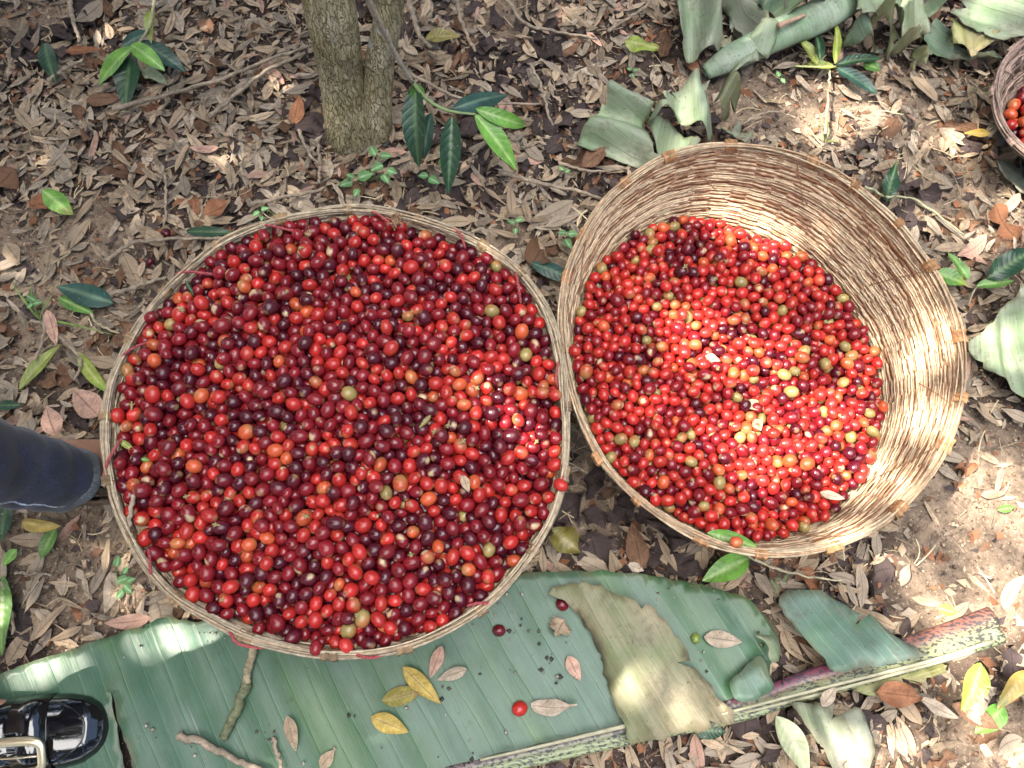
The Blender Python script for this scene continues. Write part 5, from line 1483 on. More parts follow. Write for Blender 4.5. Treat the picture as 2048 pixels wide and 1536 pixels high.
def litter():
    N = 22000
    rng, x, y, u_, v_ = scatter(N, 41)
    keep = (rng.random(N) < density(u_, v_, x, y)) & ~blocked(x, y) & (u_ > -160) & (u_ < 2210) & (v_ > -140) & (v_ < 1680)
    keep &= ~((x < -0.46) & (y < -0.02) & (y > -0.24) & (x > -0.85))
    x, y, u_, v_ = x[keep], y[keep], u_[keep], v_[keep]; n = len(x)
    dark = fbm(x * 5 + 3, y * 5, 55)
    pd = np.clip((dark - 0.5) * 2.2, 0.02, 0.8) * np.where((v_ < 300) & (u_ > 700), 1.3, 0.8)
    kd = np.where(rng.random(n) < pd, "purple", np.array(["tan", "grey", "tan", "grey", "grey", "tan", "brown", "pink", "rust"])[rng.choice(9, n, p=[.21, .2, .18, .15, .08, .08, .06, .035, .005])])
    L = np.clip(rng.normal(0.045, 0.012, n), 0.016, 0.075)
    L = np.where(rng.random(n) < 0.5, L * rng.uniform(0.35, 0.75, n), L)
    L = np.where(kd == "purple", L * rng.uniform(0.8, 1.35, n), L)
    z = ground_z(x, y) + 0.003 + rng.random(n) ** 1.6 * 0.016
    rx, ry, rz = rng.normal(0, 0.2, n), rng.normal(0, 0.11, n), rng.uniform(0, 2 * PI, n)
    k = rng.integers(0, 9, n); shade = rng.uniform(0.5, 1.22, n); wide = rng.uniform(0.6, 1.55, n)
    inview = (u_ > 10) & (u_ < 2038) & (v_ > 10) & (v_ < 1526)
    hid = np.zeros(n, bool)
    for rim in (RIM_LEFT, RIM_RIGHT): hid |= poly_contains(rim, u_, v_)
    score = L * (z - ground_z(x, y) + 0.012) * inview * ~hid * (0.8 + v_ / 1536.0)
    order = np.argsort(-score)
    indiv = set()
    cnt = {"p": 0, "d": 0}
    for i in order:
        q = "p" if kd[i] == "purple" else "d"
        if cnt[q] < (60 if q == "p" else 230) and score[i] > 0: indiv.add(int(i)); cnt[q] += 1
        if cnt["p"] >= 60 and cnt["d"] >= 230: break
    NAMES = {"tan": "tan", "grey": "greyish tan", "brown": "dark brown", "pink": "pinkish brown", "rust": "rusty orange", "purple": "blackish purple crumpled"}
    Vs, Fs, Cs, Us, base = [], [], [], [], 0
    for i in range(n):
        V, F, C, UV = dry_proto(str(kd[i]), int(k[i]))
        E = Euler((rx[i], ry[i], rz[i]))
        if i in indiv:
            key = ("mesh", str(kd[i]), int(k[i]))
            if key not in DRYP:
                o0 = mk("dry_leaf", V, F, M_DRY, col=C, world=False, uv=UV); DRYP[key] = o0; o = o0
            else:
                o = DRYP[key].copy(); COL.objects.link(o)
            o.location = (x[i], y[i], z[i]); o.rotation_euler = E; o.scale = (L[i], L[i] * wide[i], L[i])
            zone = ("at the far left beyond the jeans" if u_[i] < 240 and v_[i] > 480 else "left of the tree trunks" if u_[i] < 660 and v_[i] <= 480 else "between the trunks and the torn leaves" if u_[i] < 1300 and v_[i] < 480
                    else "in the gap between the two baskets" if u_[i] < 1300 and v_[i] < 1180 else "behind the right basket" if v_[i] < 640 else "right of the right basket" if u_[i] > 1700 and v_[i] < 1150 else "below the front of the right basket" if v_[i] < 1180 else "on the soil at the lower right" if u_[i] > 1000 else "at the lower left beside the banana leaf")
            tag(o, f"{NAMES[str(kd[i])]} dry leaf on the litter {zone}", "dry leaf", "dry leaves on top of the litter")
            continue
        W = V * np.array((L[i], L[i] * wide[i], L[i])) @ np.array(E.to_matrix()).T + np.array((x[i], y[i], z[i]))
        Vs.append(W); Fs.append(F + base); Cs.append(C * shade[i]); Us.append(UV); base += len(V)
    # small broken bits
    M = 36000
    rng, x, y, u_, v_ = scatter(M, 43)
    keep = (rng.random(M) < np.clip(density(u_, v_, x, y) + 0.25, 0, 1)) & ~blocked(x, y) & (u_ > -120) & (u_ < 2170) & (v_ > -120) & (v_ < 1650)
    x, y = x[keep], y[keep]; n = len(x)
    L = 0.004 + 0.018 * rng.random(n) ** 2; W = L * rng.uniform(0.25, 0.8, n); a = rng.uniform(0, 2 * PI, n)
    pal = np.array([LC[q][0] for q in ("tan", "grey", "brown", "purple", "purple", "rust", "tan")]); C = pal[rng.integers(0, 7, n)] * rng.uniform(0.6, 1.3, n)[:, None]
    z = ground_z(x, y) + 0.002 + rng.random(n) * 0.007
    loc = np.array(((-.5, -.4), (.1, -.55), (.55, .1), (-.1, .5)))
    loc = loc[None] * (1 + rng.normal(0, 0.25, (n, 4, 2)))
    px = loc[..., 0] * L[:, None]; py = loc[..., 1] * W[:, None]
    X = x[:, None] + px * np.cos(a)[:, None] - py * np.sin(a)[:, None]; Y = y[:, None] + px * np.sin(a)[:, None] + py * np.cos(a)[:, None]
    Z = z[:, None] + rng.normal(0, 0.0018, (n, 4))
    Vs.append(np.stack([X, Y, Z], -1).reshape(-1, 3)); Fs.append(np.arange(n * 4).reshape(n, 4) + base); Cs.append(np.repeat(C, 4, axis=0)); Us.append(np.zeros((n * 4, 2)))
    o = mk("leaf_litter", np.vstack(Vs), np.vstack(Fs), M_DRY, col=np.vstack(Cs), uv=np.vstack(Us))
    tag(o, "carpet of small dry leaves and broken leaf bits over the soil", "leaf litter", kind="stuff")


litter()


def crumbs():
    M = 20000
    rng, x, y, u_, v_ = scatter(M, 47)
    keep = (rng.random(M) < 0.25 + 0.75 * blob(u_, v_, BARE)) & ~blocked(x, y)
    x, y = x[keep], y[keep]; n = len(x)
    r = 0.0009 + rng.random(n) ** 3 * 0.0042
    oc = np.array(((1, 0, 0), (0, 1, 0), (-1, 0, 0), (0, -1, 0), (0, 0, 1), (0, 0, -1.0)))
    V = oc[None] * r[:, None, None] * rng.uniform(0.6, 1.2, (n, 6, 3)) + rng.normal(0, 0.12, (n, 6, 3)) * r[:, None, None]
    a = rng.uniform(0, 2 * PI, n); c, s = np.cos(a)[:, None], np.sin(a)[:, None]
    V = np.stack([V[..., 0] * c - V[..., 1] * s, V[..., 0] * s + V[..., 1] * c, V[..., 2] * 0.8], -1)
    V += np.stack([x, y, ground_z(x, y) + r * 0.4], -1)[:, None, :]
    f = np.array(((0, 1, 4), (1, 2, 4), (2, 3, 4), (3, 0, 4), (1, 0, 5), (2, 1, 5), (3, 2, 5), (0, 3, 5)))
    F = (f[None] + (np.arange(n) * 6)[:, None, None]).reshape(-1, 3)
    pal = np.array(((0.22, 0.14, 0.09), (0.12, 0.075, 0.05), (0.32, 0.23, 0.15), (0.40, 0.33, 0.24)))
    C = np.repeat(pal[rng.integers(0, 4, n)] * rng.uniform(0.7, 1.3, n)[:, None], 6, axis=0)
    tag(mk("soil_crumbs", V.reshape(-1, 3), F, M_DRY, col=C), "crumbs of dry brown soil on the bare patches", "soil crumbs", kind="stuff")
    # fine straw and rootlets
    M = 3200
    rng, x, y, u_, v_ = scatter(M, 49)
    keep = ~blocked(x, y); x, y = x[keep], y[keep]; n = len(x)
    L = rng.uniform(0.012, 0.045, n); a = rng.uniform(0, 2 * PI, n); w = rng.uniform(0.0004, 0.0011, n)
    parts_V, k = [], 5
    t_ = np.linspace(-0.5, 0.5, k)[None, :]
    bend = rng.normal(0, 0.35, n)[:, None]
    px = t_ * L[:, None]; py = bend * (t_ ** 2) * L[:, None]
    X = x[:, None] + px * np.cos(a)[:, None] - py * np.sin(a)[:, None]; Y = y[:, None] + px * np.sin(a)[:, None] + py * np.cos(a)[:, None]
    Z = ground_z(X, Y) + 0.006 + rng.random((n, 1)) * 0.010
    nx_, ny_ = -np.sin(a)[:, None] * w[:, None], np.cos(a)[:, None] * w[:, None]
    ring = [np.stack([X + nx_, Y + ny_, Z], -1), np.stack([X, Y, Z + w[:, None] * 1.4], -1), np.stack([X - nx_, Y - ny_, Z], -1)]
    V = np.stack(ring, 2).reshape(-1, 3)
    F = []
    for i in range(k - 1):
        for j in range(2):
            F.append((i * 3 + j, i * 3 + j + 1, i * 3 + 4 + j, i * 3 + 3 + j))
    F = (np.array(F)[None] + (np.arange(n) * k * 3)[:, None, None]).reshape(-1, 4)
    pal = np.array(((0.36, 0.28, 0.18), (0.26, 0.19, 0.13), (0.14, 0.09, 0.065), (0.45, 0.38, 0.25)))
    C = np.repeat(pal[rng.integers(0, 4, n)] * rng.uniform(0.7, 1.25, n)[:, None], k * 3, axis=0)
    tag(mk("straw_bits", V, F, M_DRY, col=C), "fine straws and rootlets strewn through the litter", "straw", kind="stuff")
    # crumbs on the banana leaf
    M = 900
    rng = np.random.default_rng(53)
    uu = rng.uniform(240, 1540, M); vv = rng.uniform(1160, 1530, M)
    cl = fbm(uu / 70.0, vv / 70.0, 13)
    keep = (cl > 0.56) & poly_contains(D_OUT, uu, vv); uu, vv = uu[keep], vv[keep]
    pts = np.array([P(a_, b_, ZB) for a_, b_ in zip(uu, vv)]); n = len(pts)
    r = 0.0006 + rng.random(n) ** 2.5 * 0.0034
    V = oc[None] * r[:, None, None] * rng.uniform(0.5, 1.3, (n, 6, 3)) * np.array((1, 1, 0.5)) + pts[:, None, :]
    F = (f[None] + (np.arange(n) * 6)[:, None, None]).reshape(-1, 3)
    pal = np.array(((0.10, 0.08, 0.06), (0.05, 0.045, 0.04), (0.30, 0.26, 0.2), (0.42, 0.38, 0.3)))
    C = np.repeat(pal[rng.integers(0, 4, n)], 6, axis=0)
    tag(mk("dirt_specks", V.reshape(-1, 3), F, M_DRY, col=C), "specks of dirt and chaff on the banana leaf", "dirt", kind="stuff")


crumbs()


# ------------------------------------------------------------------ the person standing at the left
def person():
    aL = P(190, 918, 0.085)
    root = thing("person", (aL[0], aL[1], 0), "person in rolled dark blue jeans and black buckled shoes standing at the left edge", "person")
    aR = P(-96, 1440, 0.09)
    hipL = np.array((-0.72, 0.12, 0.86)); hipR = np.array((-0.74, -0.06, 0.86)); pel = np.array((-0.74, 0.03, 0.90))
    kL = np.array((-0.60, 0.175, 0.46)); kR = np.array((-0.72, -0.115, 0.46))
    sk = {"pel": (pel, .11), "hL": (hipL, .075), "kL": (kL, .040), "cL": (P(132, 957, 0.135) + (kL - P(132, 957, 0.135)) * .33 + np.array((-.012, 0, 0)), .028), "aL": (aL, .029), "heL": (aL + np.array((.012, 0.004, -.04)), .034), "mL": (aL + np.array((.075, .004, -.045)), .026), "tL": (aL + np.array((.14, .004, -.065)), .018),
          "hR": (hipR, .075), "kR": (kR, .040), "cR": (aR + (kR - aR) * .55, .030), "aR": (aR, .031), "heR": (aR + np.array((-.01, 0, -.04)), .028), "mR": (aR + np.array((.05, 0, -.05)), .018), "tR": (aR + np.array((.12, 0, -.062)), .012),
          "ch": (np.array((-.75, .03, 1.18)), .105), "sh": (np.array((-.75, .03, 1.34)), .075), "ne": (np.array((-.74, .03, 1.43)), .045), "he": (np.array((-.72, .03, 1.52)), .072), "hd": (np.array((-.71, .03, 1.60)), .078),
          "sL": (np.array((-.75, .19, 1.33)), .05), "eL": (np.array((-.77, .24, 1.06)), .037), "wL": (np.array((-.72, .24, .84)), .024), "haL": (np.array((-.70, .235, .76)), .022),
          "sR": (np.array((-.75, -.13, 1.33)), .05), "eR": (np.array((-.77, -.18, 1.06)), .037), "wR": (np.array((-.72, -.18, .84)), .024), "haR": (np.array((-.70, -.175, .76)), .022)}
    keys = list(sk); idx = {k: i for i, k in enumerate(keys)}
    E = [("pel", "hL"), ("hL", "kL"), ("kL", "cL"), ("cL", "aL"), ("aL", "heL"), ("heL", "mL"), ("mL", "tL"), ("pel", "hR"), ("hR", "kR"), ("kR", "cR"), ("cR", "aR"), ("aR", "heR"), ("heR", "mR"), ("mR", "tR"),
         ("pel", "ch"), ("ch", "sh"), ("sh", "ne"), ("ne", "he"), ("he", "hd"), ("sh", "sL"), ("sL", "eL"), ("eL", "wL"), ("wL", "haL"), ("sh", "sR"), ("sR", "eR"), ("eR", "wR"), ("wR", "haR")]
    me = bpy.data.meshes.new("body"); off = np.array(root.location)
    me.from_pydata([tuple(sk[k][0] - off) for k in keys], [(idx[a], idx[b]) for a, b in E], [])
    body = bpy.data.objects.new("body", me); COL.objects.link(body); body.parent = root
    md = body.modifiers.new("skin", 'SKIN')
    for i, k in enumerate(keys):
        me.skin_vertices[0].data[i].radius = (sk[k][1],) * 2
    me.skin_vertices[0].data[0].use_root = True
    body.modifiers.new("smooth", 'SUBSURF').levels = 2
    body.modifiers["smooth"].render_levels = 2
    me.materials.append(M_SKIN)
    md.use_smooth_shade = True

    # jeans: two lofted legs and the seat
    def leg(pts, radii, seed, n=60, seg=40):
        path = smooth_path(pts, n); t_ = np.linspace(0, 1, n); rad = np.interp(t_, np.linspace(0, 1, len(radii)), radii)
        V, F = tube(path, rad, seg, cap=False)
        V = V.reshape(n, seg, 3); a = np.arange(seg) * 2 * PI / seg; d = V - path[:, None, :]
        wr = 0.17 * (fbm(a[None, :] * 1.2 + t_[:, None] * 14, t_[:, None] * 26 + np.sin(a)[None, :] * 1.5, seed, 3) - 0.5) + (0.10 * (np.abs(np.sin(a[None, :] * 1.0 + t_[:, None] * 34 + 3 * fbm(a[None, :] + 7, t_[:, None] * 9, seed + 2))) ** 3) + 0.05 * np.sin(-a[None, :] * 2 + t_[:, None] * 75)) * np.exp(-t_[:, None] * 5)
        return (path[:, None, :] + d * (1 + wr[..., None])).reshape(-1, 3), F
    cl = P(132, 957, 0.135)
    V1, F1 = leg([cl, cl + (kL - cl) * .33 + np.array((-.012, 0, 0)), cl + (kL - cl) * .7, kL, (kL + hipL) / 2, hipL], [0.038, 0.046, 0.055, 0.063, 0.078, 0.092], 4)
    cr = aR + np.array((0, 0, 0.14))
    V2, F2 = leg([cr, cr + (kR - cr) * .4, kR, (kR + hipR) / 2, hipR], [0.046, 0.056, 0.064, 0.078, 0.092], 5)
    V3, F3 = tube(smooth_path([pel + np.array((0, 0, -.10)), pel + np.array((0, 0, -.03)), pel + np.array((0, 0, .06)), pel + np.array((0, 0, .12))], 12), [0.09, .13, .145, .15, .15, .15, .148, .145, .14, .138, .136, .135], 24)
    base_c = np.array((0.007, 0.0105, 0.030))
    V, F, C = join([(V1, F1, base_c), (V2, F2, base_c), (V3, F3, base_c)])
    jeans = mk("trousers", V, F, M_DENIM, col=C, parent=root)
    jeans.modifiers.new("thickness", 'SOLIDIFY').thickness = 0.002
    # turned raw hem, paler
    n, seg = 10, 40
    ring = V1.reshape(60, seg, 3)
    cen = ring.mean(1)
    ax = (cen[0] - cen[2]); ax /= np.linalg.norm(ax)
    prof = [(1.02, -0.010), (1.07, -0.006), (1.085, 0.0), (1.085, 0.010), (1.06, 0.0145), (0.99, 0.0145), (0.94, 0.010), (0.93, 0.0), (0.94, -0.006)]
    G = np.array([cen[0] + (ring[0] - cen[0]) * k + ax * h * 0.9 for k, h in prof])
    m = len(prof); V = G.reshape(-1, 3); F = [(i * seg + j, i * seg + (j + 1) % seg, (i + 1) * seg + (j + 1) % seg, (i + 1) * seg + j) for i in range(m - 1) for j in range(seg)]
    mk("cuff", V, F, M_DENIM, col=(0.06, 0.072, 0.09), parent=jeans)
    # pale outer seam along the near side
    al = np.argmin(ring[5][:, 1] - 0.45 * ring[5][:, 0])
    path = ring[1:30, al] + (ring[1:30, al] - cen[1:30]) * 0.05
    V, F = tube(path, 0.0011, 6)
    mk("seam", V, F, M_DENIM, col=(0.30, 0.33, 0.40), parent=jeans)
    shirt = mk("shirt", *(lambda q: (q[0], q[1], M_SHIRT))(tube(smooth_path([(-.74, .03, .93), (-.75, .03, 1.1), (-.75, .03, 1.28), (-.75, .03, 1.38)], 20), np.interp(np.linspace(0, 1, 20), [0, .4, .8, 1], [.155, .15, .15, .07]), 28)), parent=root)
    hp = np.array((-.725, .03, 1.60)); th = np.linspace(0, PI, 13); ph = np.linspace(0, 2 * PI, 25)[:-1]
    V = np.array([hp + 0.098 * np.array((math.sin(t_) * math.cos(q) * 1.05 - 0.02, math.sin(t_) * math.sin(q) * 0.9, math.cos(t_) * 0.98 + 0.25)) for t_ in th[:9] for q in ph])
    F = [(i * 24 + j, i * 24 + (j + 1) % 24, (i + 1) * 24 + (j + 1) % 24, (i + 1) * 24 + j) for i in range(8) for j in range(24)]
    mk("hair", V, F, M_HAIR, parent=root)

    # shoes
    def shoe(toe, ang, strap):
        """toe: ground point of the tip; the shoe points along ang"""
        ca, sa = math.cos(ang), math.sin(ang)
        def W(d, y, z): return np.array((toe[0] - d * ca - y * sa, toe[1] - d * sa + y * ca, z))
        def hw(d): return np.interp(d, [0, .004, .012, .028, .05, .08, .12, .17, .21, .235, .25], [0.006, .020, .031, .041, .0465, .0485, .047, .040, .036, .031, .012])
        def top(d): return np.interp(d, [0, .006, .02, .05, .08, .11, .14, .17, .21, .25], [.028, .040, .050, .056, .060, .068, .078, .07, .075, .078])
        ds = np.concatenate([np.linspace(0, 0.03, 10), np.linspace(0.036, 0.25, 34)])
        seg = 28; V = []
        for d in ds:
            w, h = hw(d), top(d)
            for j in range(seg):
                a = 2 * PI * j / seg; c, s = math.cos(a), math.sin(a)
                y = w * 0.97 * math.copysign(abs(c) ** 0.75, c)
                zz = 0.022 + (h - 0.022) * (abs(s) ** 0.8) if s > 0 else 0.022 - 0.004 * abs(s)
                # crease across the vamp
                V.append(W(d, y, zz - (0.0015 * math.sin(d * 420) * math.exp(-((d - .085) / .02) ** 2) if s > 0.3 else 0)))
        n = len(ds); F = [(i * seg + j, i * seg + (j + 1) % seg, (i + 1) * seg + (j + 1) % seg, (i + 1) * seg + j) for i in range(n - 1) for j in range(seg)]
        F.append(tuple(range(seg))[::-1]); F.append(tuple((n - 1) * seg + j for j in range(seg)))
        sh = mk("shoe", V, F, M_PATENT, parent=root)
        # sole with a welt
        out = [(d, hw(d) + 0.0055) for d in ds]
        pts = [(-0.006, 0.0)] + [(d, w) for d, w in out] + [(0.256, 0)] + [(d, -w) for d, w in out[::-1]]
        m = len(pts); V = []
        for z, k in ((0.004, 0.0), (0.0065, 0.001), (0.020, 0.001), (0.0225, -0.001), (0.0225, -0.007)):
            for d, y in pts:
                r = math.hypot(d - .12, y) + 1e-6; V.append(W(d + (d - .12) / r * k, y + y / r * k, z))
        F = [(i * m + j, i * m + (j + 1) % m, (i + 1) * m + (j + 1) % m, (i + 1) * m + j) for i in range(4) for j in range(m)] + [tuple(range(m))[::-1]]
        mk("sole", V, F, M_SOLE, parent=sh, smooth=False)
        # raised seam around the toe piece
        q = [(0.095, -0.034), (0.07, -0.037), (0.045, -0.030), (0.026, -0.016), (0.021, 0.0), (0.026, 0.016), (0.045, 0.030), (0.07, 0.037), (0.095, 0.034)]
        def surf(d, y):
            w, h = hw(d) * 0.97, top(d); c = min(abs(y / w), 1) ** (1 / 0.75); s = math.sqrt(max(1 - c * c, 0)); return 0.022 + (h - 0.022) * s ** 0.8
        path = smooth_path([W(d, y, surf(d, y) + 0.0006) for d, y in q], 50)
        V, F = tube(path, 0.0012, 6); mk("toe_seam", V, F, M_PATENT, parent=sh)
        # strap over the instep and its buckle
        V = []; ys = np.linspace(-0.99, 0.99, 31)
        for dz, e in ((0.0004, 0), (0.0032, 1), (0.0032, 2), (0.0004, 3)):
            for y in ys:
                d = 0.064 if e < 2 else 0.106
                yy = y * hw(d) * 0.985
                V.append(W(d + 0.006 * y, yy * 1.02, max(surf(d, yy) + dz, 0.026)))
        F = [(i * 31 + j, i * 31 + j + 1, ((i + 1) % 4) * 31 + j + 1, ((i + 1) % 4) * 31 + j) for i in range(4) for j in range(30)]
        mk("strap", V, F, M_PATENT, parent=sh)
        if strap:
            bc = W(0.135, -0.036, 0.0); zc = 0.060
            # rounded frame lying on the sloping near side
            pts = []
            for k in range(40):
                a = 2 * PI * k / 40; c, s = math.cos(a), math.sin(a)
                ex = 0.031 * math.copysign(abs(c) ** 0.45, c); ey = 0.0195 * math.copysign(abs(s) ** 0.45, s)
                pts.append(W(0.094 + ex, -0.024 + ey * 0.95, 0.0645 + ey * 0.32))
            pts.append(pts[0]); path = np.array(pts)
            V, F = tube(path, 0.0056, 10, flat=0.5, cap=False)
            mk("buckle", V, F, M_METAL, parent=sh)
            V, F = tube(smooth_path([W(0.120, -0.024, 0.065), W(0.094, -0.024, 0.068), W(0.066, -0.024, 0.066)], 10), 0.0013, 6)
            mk("buckle_prong", V, F, M_METAL, parent=sh)
    shoe(P(230, 1452, 0.015), math.radians(4), True)
    tl = aL + np.array((0.165, 0.02, 0)); shoe(np.array((tl[0], tl[1], 0)), math.radians(8), False)


person()


# ------------------------------------------------------------------ crowns overhead: they break the sunlight into patches
# sunlit places in the photograph, by the height of what is lit: (u, v, ru, rv, angle)
PATCH = {
    0.01: [(1990, 1080, 90, 130, 0), (1960, 1260, 110, 90, 0), (1820, 1150, 60, 40, 0), (2000, 1480, 80, 70, 0), (1930, 1380, 40, 50, 0), (1930, 1000, 60, 60, 0), (2030, 1180, 80, 150, 0), (1740, 1490, 110, 45, 0), (1640, 1510, 60, 30, 0), (1820, 1250, 60, 40, 0),
           (60, 545, 80, 40, 20), (180, 700, 55, 90, 10), (140, 850, 55, 32, 0), (20, 340, 50, 25, 0), (100, 350, 30, 15, 0), (240, 65, 70, 24, 0), (110, 140, 40, 30, 0), (230, 1160, 40, 40, 0), (30, 1240, 50, 35, 0), (270, 1210, 40, 20, 0), (160, 1120, 26, 30, 0),
           (410, 60, 30, 18, 0), (260, 430, 45, 20, 0), (390, 415, 30, 15, 0), (470, 200, 25, 12, 0), (560, 190, 20, 14, 0), (620, 250, 26, 30, 0), (330, 330, 22, 12, 0), (40, 120, 24, 14, 0),
           (1640, 250, 45, 40, 0), (1740, 220, 50, 25, 0), (1880, 290, 60, 30, 0), (1620, 170, 30, 22, 0), (1860, 440, 60, 24, 0), (2010, 400, 50, 26, 0), (1980, 480, 40, 26, 0), (1790, 330, 40, 24, 0), (1560, 200, 30, 18, 0),
           (1060, 330, 26, 14, 0), (1180, 190, 22, 12, 0), (960, 60, 24, 12, 0), (1120, 40, 24, 10, 0), (1240, 260, 24, 16, 0), (1000, 480, 30, 16, 0), (1200, 1050, 26, 18, 0)],
    0.04: [(310, 1275, 75, 26, -15), (80, 1345, 85, 20, -20), (520, 1530, 70, 28, 0), (1215, 1360, 60, 55, -30), (1390, 1440, 110, 34, -15), (1222, 1238, 20, 19, 0), (1505, 1275, 40, 34, 40), (960, 1505, 70, 16, -15), (300, 1520, 60, 20, 0), (1120, 1430, 40, 18, 0),
           (1420, 1370, 36, 16, 0), (1300, 1300, 18, 14, 0), (1600, 1440, 34, 24, 0), (1700, 1450, 40, 30, 0), (1690, 1300, 36, 16, -15), (1950, 1270, 40, 30, 0)],
    0.06: [(2010, 680, 50, 50, 0), (1980, 30, 60, 26, 0), (1560, 60, 26, 20, 0), (1395, 215, 26, 24, 0), (1830, 20, 40, 22, 0), (1520, 85, 24, 24, 0), (1350, 290, 30, 18, 0), (1960, 100, 24, 14, 0)],
    0.155: [(1470, 700, 120, 70, 25), (1620, 850, 130, 90, 10), (1560, 950, 110, 50, 0), (1510, 470, 80, 32, 10), (1600, 555, 55, 32, 30), (1330, 800, 50, 28, 0), (1420, 880, 60, 36, 0), (1290, 560, 26, 34, 0), (1690, 960, 60, 50, 0), (1380, 690, 40, 30, 0), (1700, 740, 40, 40, 0)],
    0.195: [(1725, 545, 18, 42, 20), (1866, 632, 40, 38, 40), (1850, 720, 60, 50, 0), (1835, 830, 66, 52, -20), (1880, 905, 30, 48, 0), (1790, 975, 50, 34, -50), (1460, 385, 60, 11, 0), (1700, 1070, 70, 22, -20), (1895, 560, 14, 24, 40)],
    0.215: [(770, 512, 70, 24, -30), (655, 592, 42, 20, -20), (1000, 835, 46, 40, 0), (960, 760, 34, 18, 0), (900, 640, 26, 14, 0), (880, 700, 16, 12, 0), (1050, 900, 30, 22, 0), (760, 730, 22, 12, 0)]}


def shade_tree():
    n = 19000
    rng = np.random.default_rng(61)
    tx = rng.uniform(-1.35, 1.45, n); ty = rng.uniform(-0.8, 1.45, n)
    # each place is at about the height of what the light falls on there
    s = np.array(SUN) / SUN.z
    open_ = np.zeros(n)
    for zp, spots in PATCH.items():
        u_, v_, _ = proj(np.stack([tx, ty, np.full(n, 0.10)], -1) + s[None] * (zp - 0.10))
        open_ = np.maximum(open_, blob(u_, v_, spots))
    open_ *= 0.985
    keep = (rng.random(n) > open_)
    tx, ty = tx[keep], ty[keep]; n = len(tx)
    h = rng.uniform(3.0, 4.1, n)
    c = np.stack([tx, ty, np.full(n, 0.10)], -1) + s[None] * (h - 0.10)[:, None]
    L = rng.uniform(0.05, 0.10, n); W = L * rng.uniform(0.36, 0.48, n)
    a = rng.uniform(0, 2 * PI, n); tilt = rng.normal(0, 0.45, n)
    d = np.stack([np.cos(a) * np.cos(tilt), np.sin(a) * np.cos(tilt), np.sin(tilt)], -1)
    e = np.stack([-np.sin(a), np.cos(a), rng.normal(0, 0.35, n)], -1); e /= np.linalg.norm(e, axis=1)[:, None]
    ks = np.array(((-.5, 0), (-.15, .5), (.2, .42), (.5, 0), (.2, -.42), (-.15, -.5)))
    V = c[:, None, :] + ks[None, :, 0, None] * L[:, None, None] * d[:, None, :] + ks[None, :, 1, None] * W[:, None, None] * e[:, None, :]
    V[:, 1:3, 2] += 0.006; V[:, 4:6, 2] += 0.006
    F = np.array(((0, 1, 5), (1, 2, 4), (1, 4, 5), (2, 3, 4)))
    F = (F[None] + (np.arange(n) * 6)[:, None, None]).reshape(-1, 3)
    C = np.repeat(np.array((0.05, 0.10, 0.03))[None] * rng.uniform(0.7, 1.4, n)[:, None], 6, axis=0)
    base = np.array((-2.9, 0.5, 0.0))
    t_ = thing("shade_tree", base, "shade tree standing beyond the left edge, its crown dappling the ground", "tree")
    V1, F1 = stem_mesh([base, base + (0, 0, .7), base + (.1, -.05, 1.7), base + (.45, -.1, 2.7), base + (.8, -.2, 3.6)], [0.11, 0.09, 0.08, 0.06, 0.03], n=60, seg=16, seed=9)
    mk("trunk", V1, F1, M_BARK, parent=t_)
    ctr = c.mean(0)
    for k in range(14):
        tgt = c[rng.integers(0, n)]
        st = base + np.array((.3, -.08, 2.2)) + rng.normal(0, 0.05, 3)
        V1, F1 = tube(smooth_path([st, (st + tgt) / 2 + (0, 0, .15), tgt], 16), np.linspace(0.012, 0.003, 16), 6)
        mk("limb", V1, F1, M_BARK, parent=t_)
    mk("crown", V.reshape(-1, 3), F, M_LEAF, col=C, parent=t_, smooth=False)


shade_tree()


def coffee_crown():
    """the coffee tree's own crown, above and behind the photograph's frame"""
    rng = np.random.default_rng(63)
    n = 700
    c = np.array((-0.3, 1.55, 1.75)) + np.clip(rng.normal(0, 1, (n, 3)), -2.0, 2.0) * np.array((0.5, 0.25, 0.28))
    parts = []
    for p in c:
        a = rng.uniform(0, 2 * PI); L = rng.uniform(0.10, 0.17)
        d = np.array((math.cos(a), math.sin(a), rng.uniform(-0.5, 0.1))) * L
        V, F, C = leaf_between(p, p + d, L * 0.38, "dark" if rng.random() < 0.7 else "green", nx=6, ny=3, bend=-0.5)
        parts.append((V, F, C))
    V, F, C = join(parts)
    mk("crown", V, F, M_LEAF, col=C, parent=tree)
    for k in range(10):
        tgt = c[rng.integers(0, n)]; st = np.array((-0.3, 1.05, 1.2)) + rng.normal(0, 0.04, 3)
        V, F = tube(smooth_path([st, (st + tgt) / 2 + (0, 0, .05), tgt], 12), np.linspace(0.009, 0.003, 12), 6)
        mk("limb", V, F, M_BARK, parent=tree)


coffee_crown()


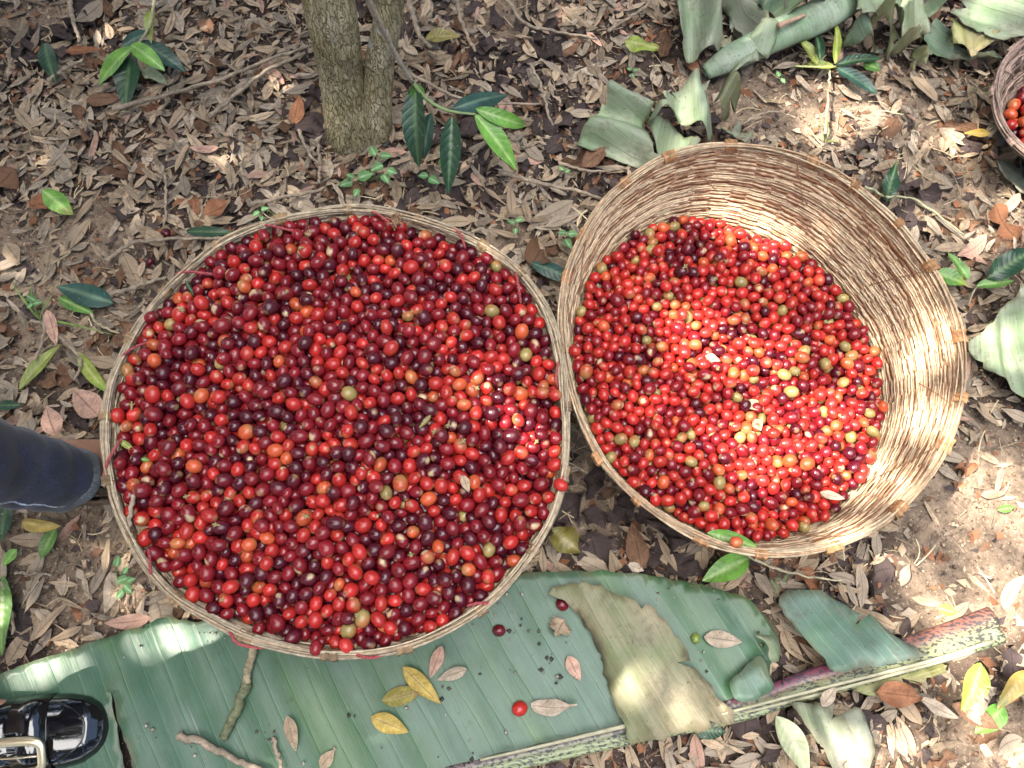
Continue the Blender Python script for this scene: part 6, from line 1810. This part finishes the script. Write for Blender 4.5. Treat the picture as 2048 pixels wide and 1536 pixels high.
def neighbours():
    """the rows of coffee bushes round about, all outside the frame; they close off the low sky"""
    rng = np.random.default_rng(71)
    protos = []
    for k in range(2):
        n = 1100
        q = rng.normal(0, 1, (n, 3)); q /= np.linalg.norm(q, axis=1)[:, None]
        c = q * (0.55 + 0.45 * rng.random((n, 1)) ** 0.5) * np.array((0.85, 0.85, 1.15)) + np.array((0, 0, 1.35))
        L = rng.uniform(0.12, 0.22, n); W = L * 0.42; a = rng.uniform(0, 2 * PI, n); tl = rng.normal(-0.3, 0.4, n)
        d = np.stack([np.cos(a) * np.cos(tl), np.sin(a) * np.cos(tl), np.sin(tl)], -1)
        e = np.stack([-np.sin(a), np.cos(a), rng.normal(0, 0.4, n)], -1); e /= np.linalg.norm(e, axis=1)[:, None]
        ks = np.array(((-.5, 0), (-.15, .5), (.2, .42), (.5, 0), (.2, -.42), (-.15, -.5)))
        V = c[:, None, :] + ks[None, :, 0, None] * L[:, None, None] * d[:, None, :] + ks[None, :, 1, None] * W[:, None, None] * e[:, None, :]
        F = (np.array(((0, 1, 5), (1, 2, 4), (1, 4, 5), (2, 3, 4)))[None] + (np.arange(n) * 6)[:, None, None]).reshape(-1, 3)
        C = np.repeat(np.array((0.025, 0.06, 0.02))[None] * rng.uniform(0.7, 1.6, n)[:, None], 6, axis=0)
        crown = mk("crown", V.reshape(-1, 3), F, M_LEAF, col=C, world=False, smooth=False)
        V, F = stem_mesh([np.array((0, 0, -.02)), np.array((.02, .01, .5)), np.array((-.03, .02, 1.2)), np.array((.02, 0, 2.0))], [0.035, 0.03, 0.022, 0.01], n=30, seg=10, seed=k)
        trunk = mk("trunk", V, F, M_BARK, world=False)
        protos.append((crown, trunk))
    spots = [(a_, r_) for a_, r_ in zip(np.linspace(0, 2 * PI, 17)[:-1], rng.uniform(2.55, 3.0, 16))]
    used = [False, False]
    for i, (a_, r_) in enumerate(spots):
        k = i % 2
        where = ["east", "north-east", "north", "north-west", "west", "south-west", "south", "south-east"][int((a_ + PI / 8) / (PI / 4)) % 8]
        root = thing("coffee_bush", (0.05 + r_ * math.cos(a_), 0.4 + r_ * math.sin(a_), 0), f"leafy coffee bush outside the frame on the {where} side of the clearing", "bush", "coffee bushes round the clearing")
        root.rotation_euler = (0, 0, rng.uniform(0, 6.28)); sc_ = rng.uniform(0.92, 1.12); root.scale = (sc_, sc_, sc_)
        for o_ in protos[k]:
            if not used[k]: c_ = o_
            else:
                c_ = o_.copy(); COL.objects.link(c_)
            c_.parent = root
        used[k] = True


neighbours()
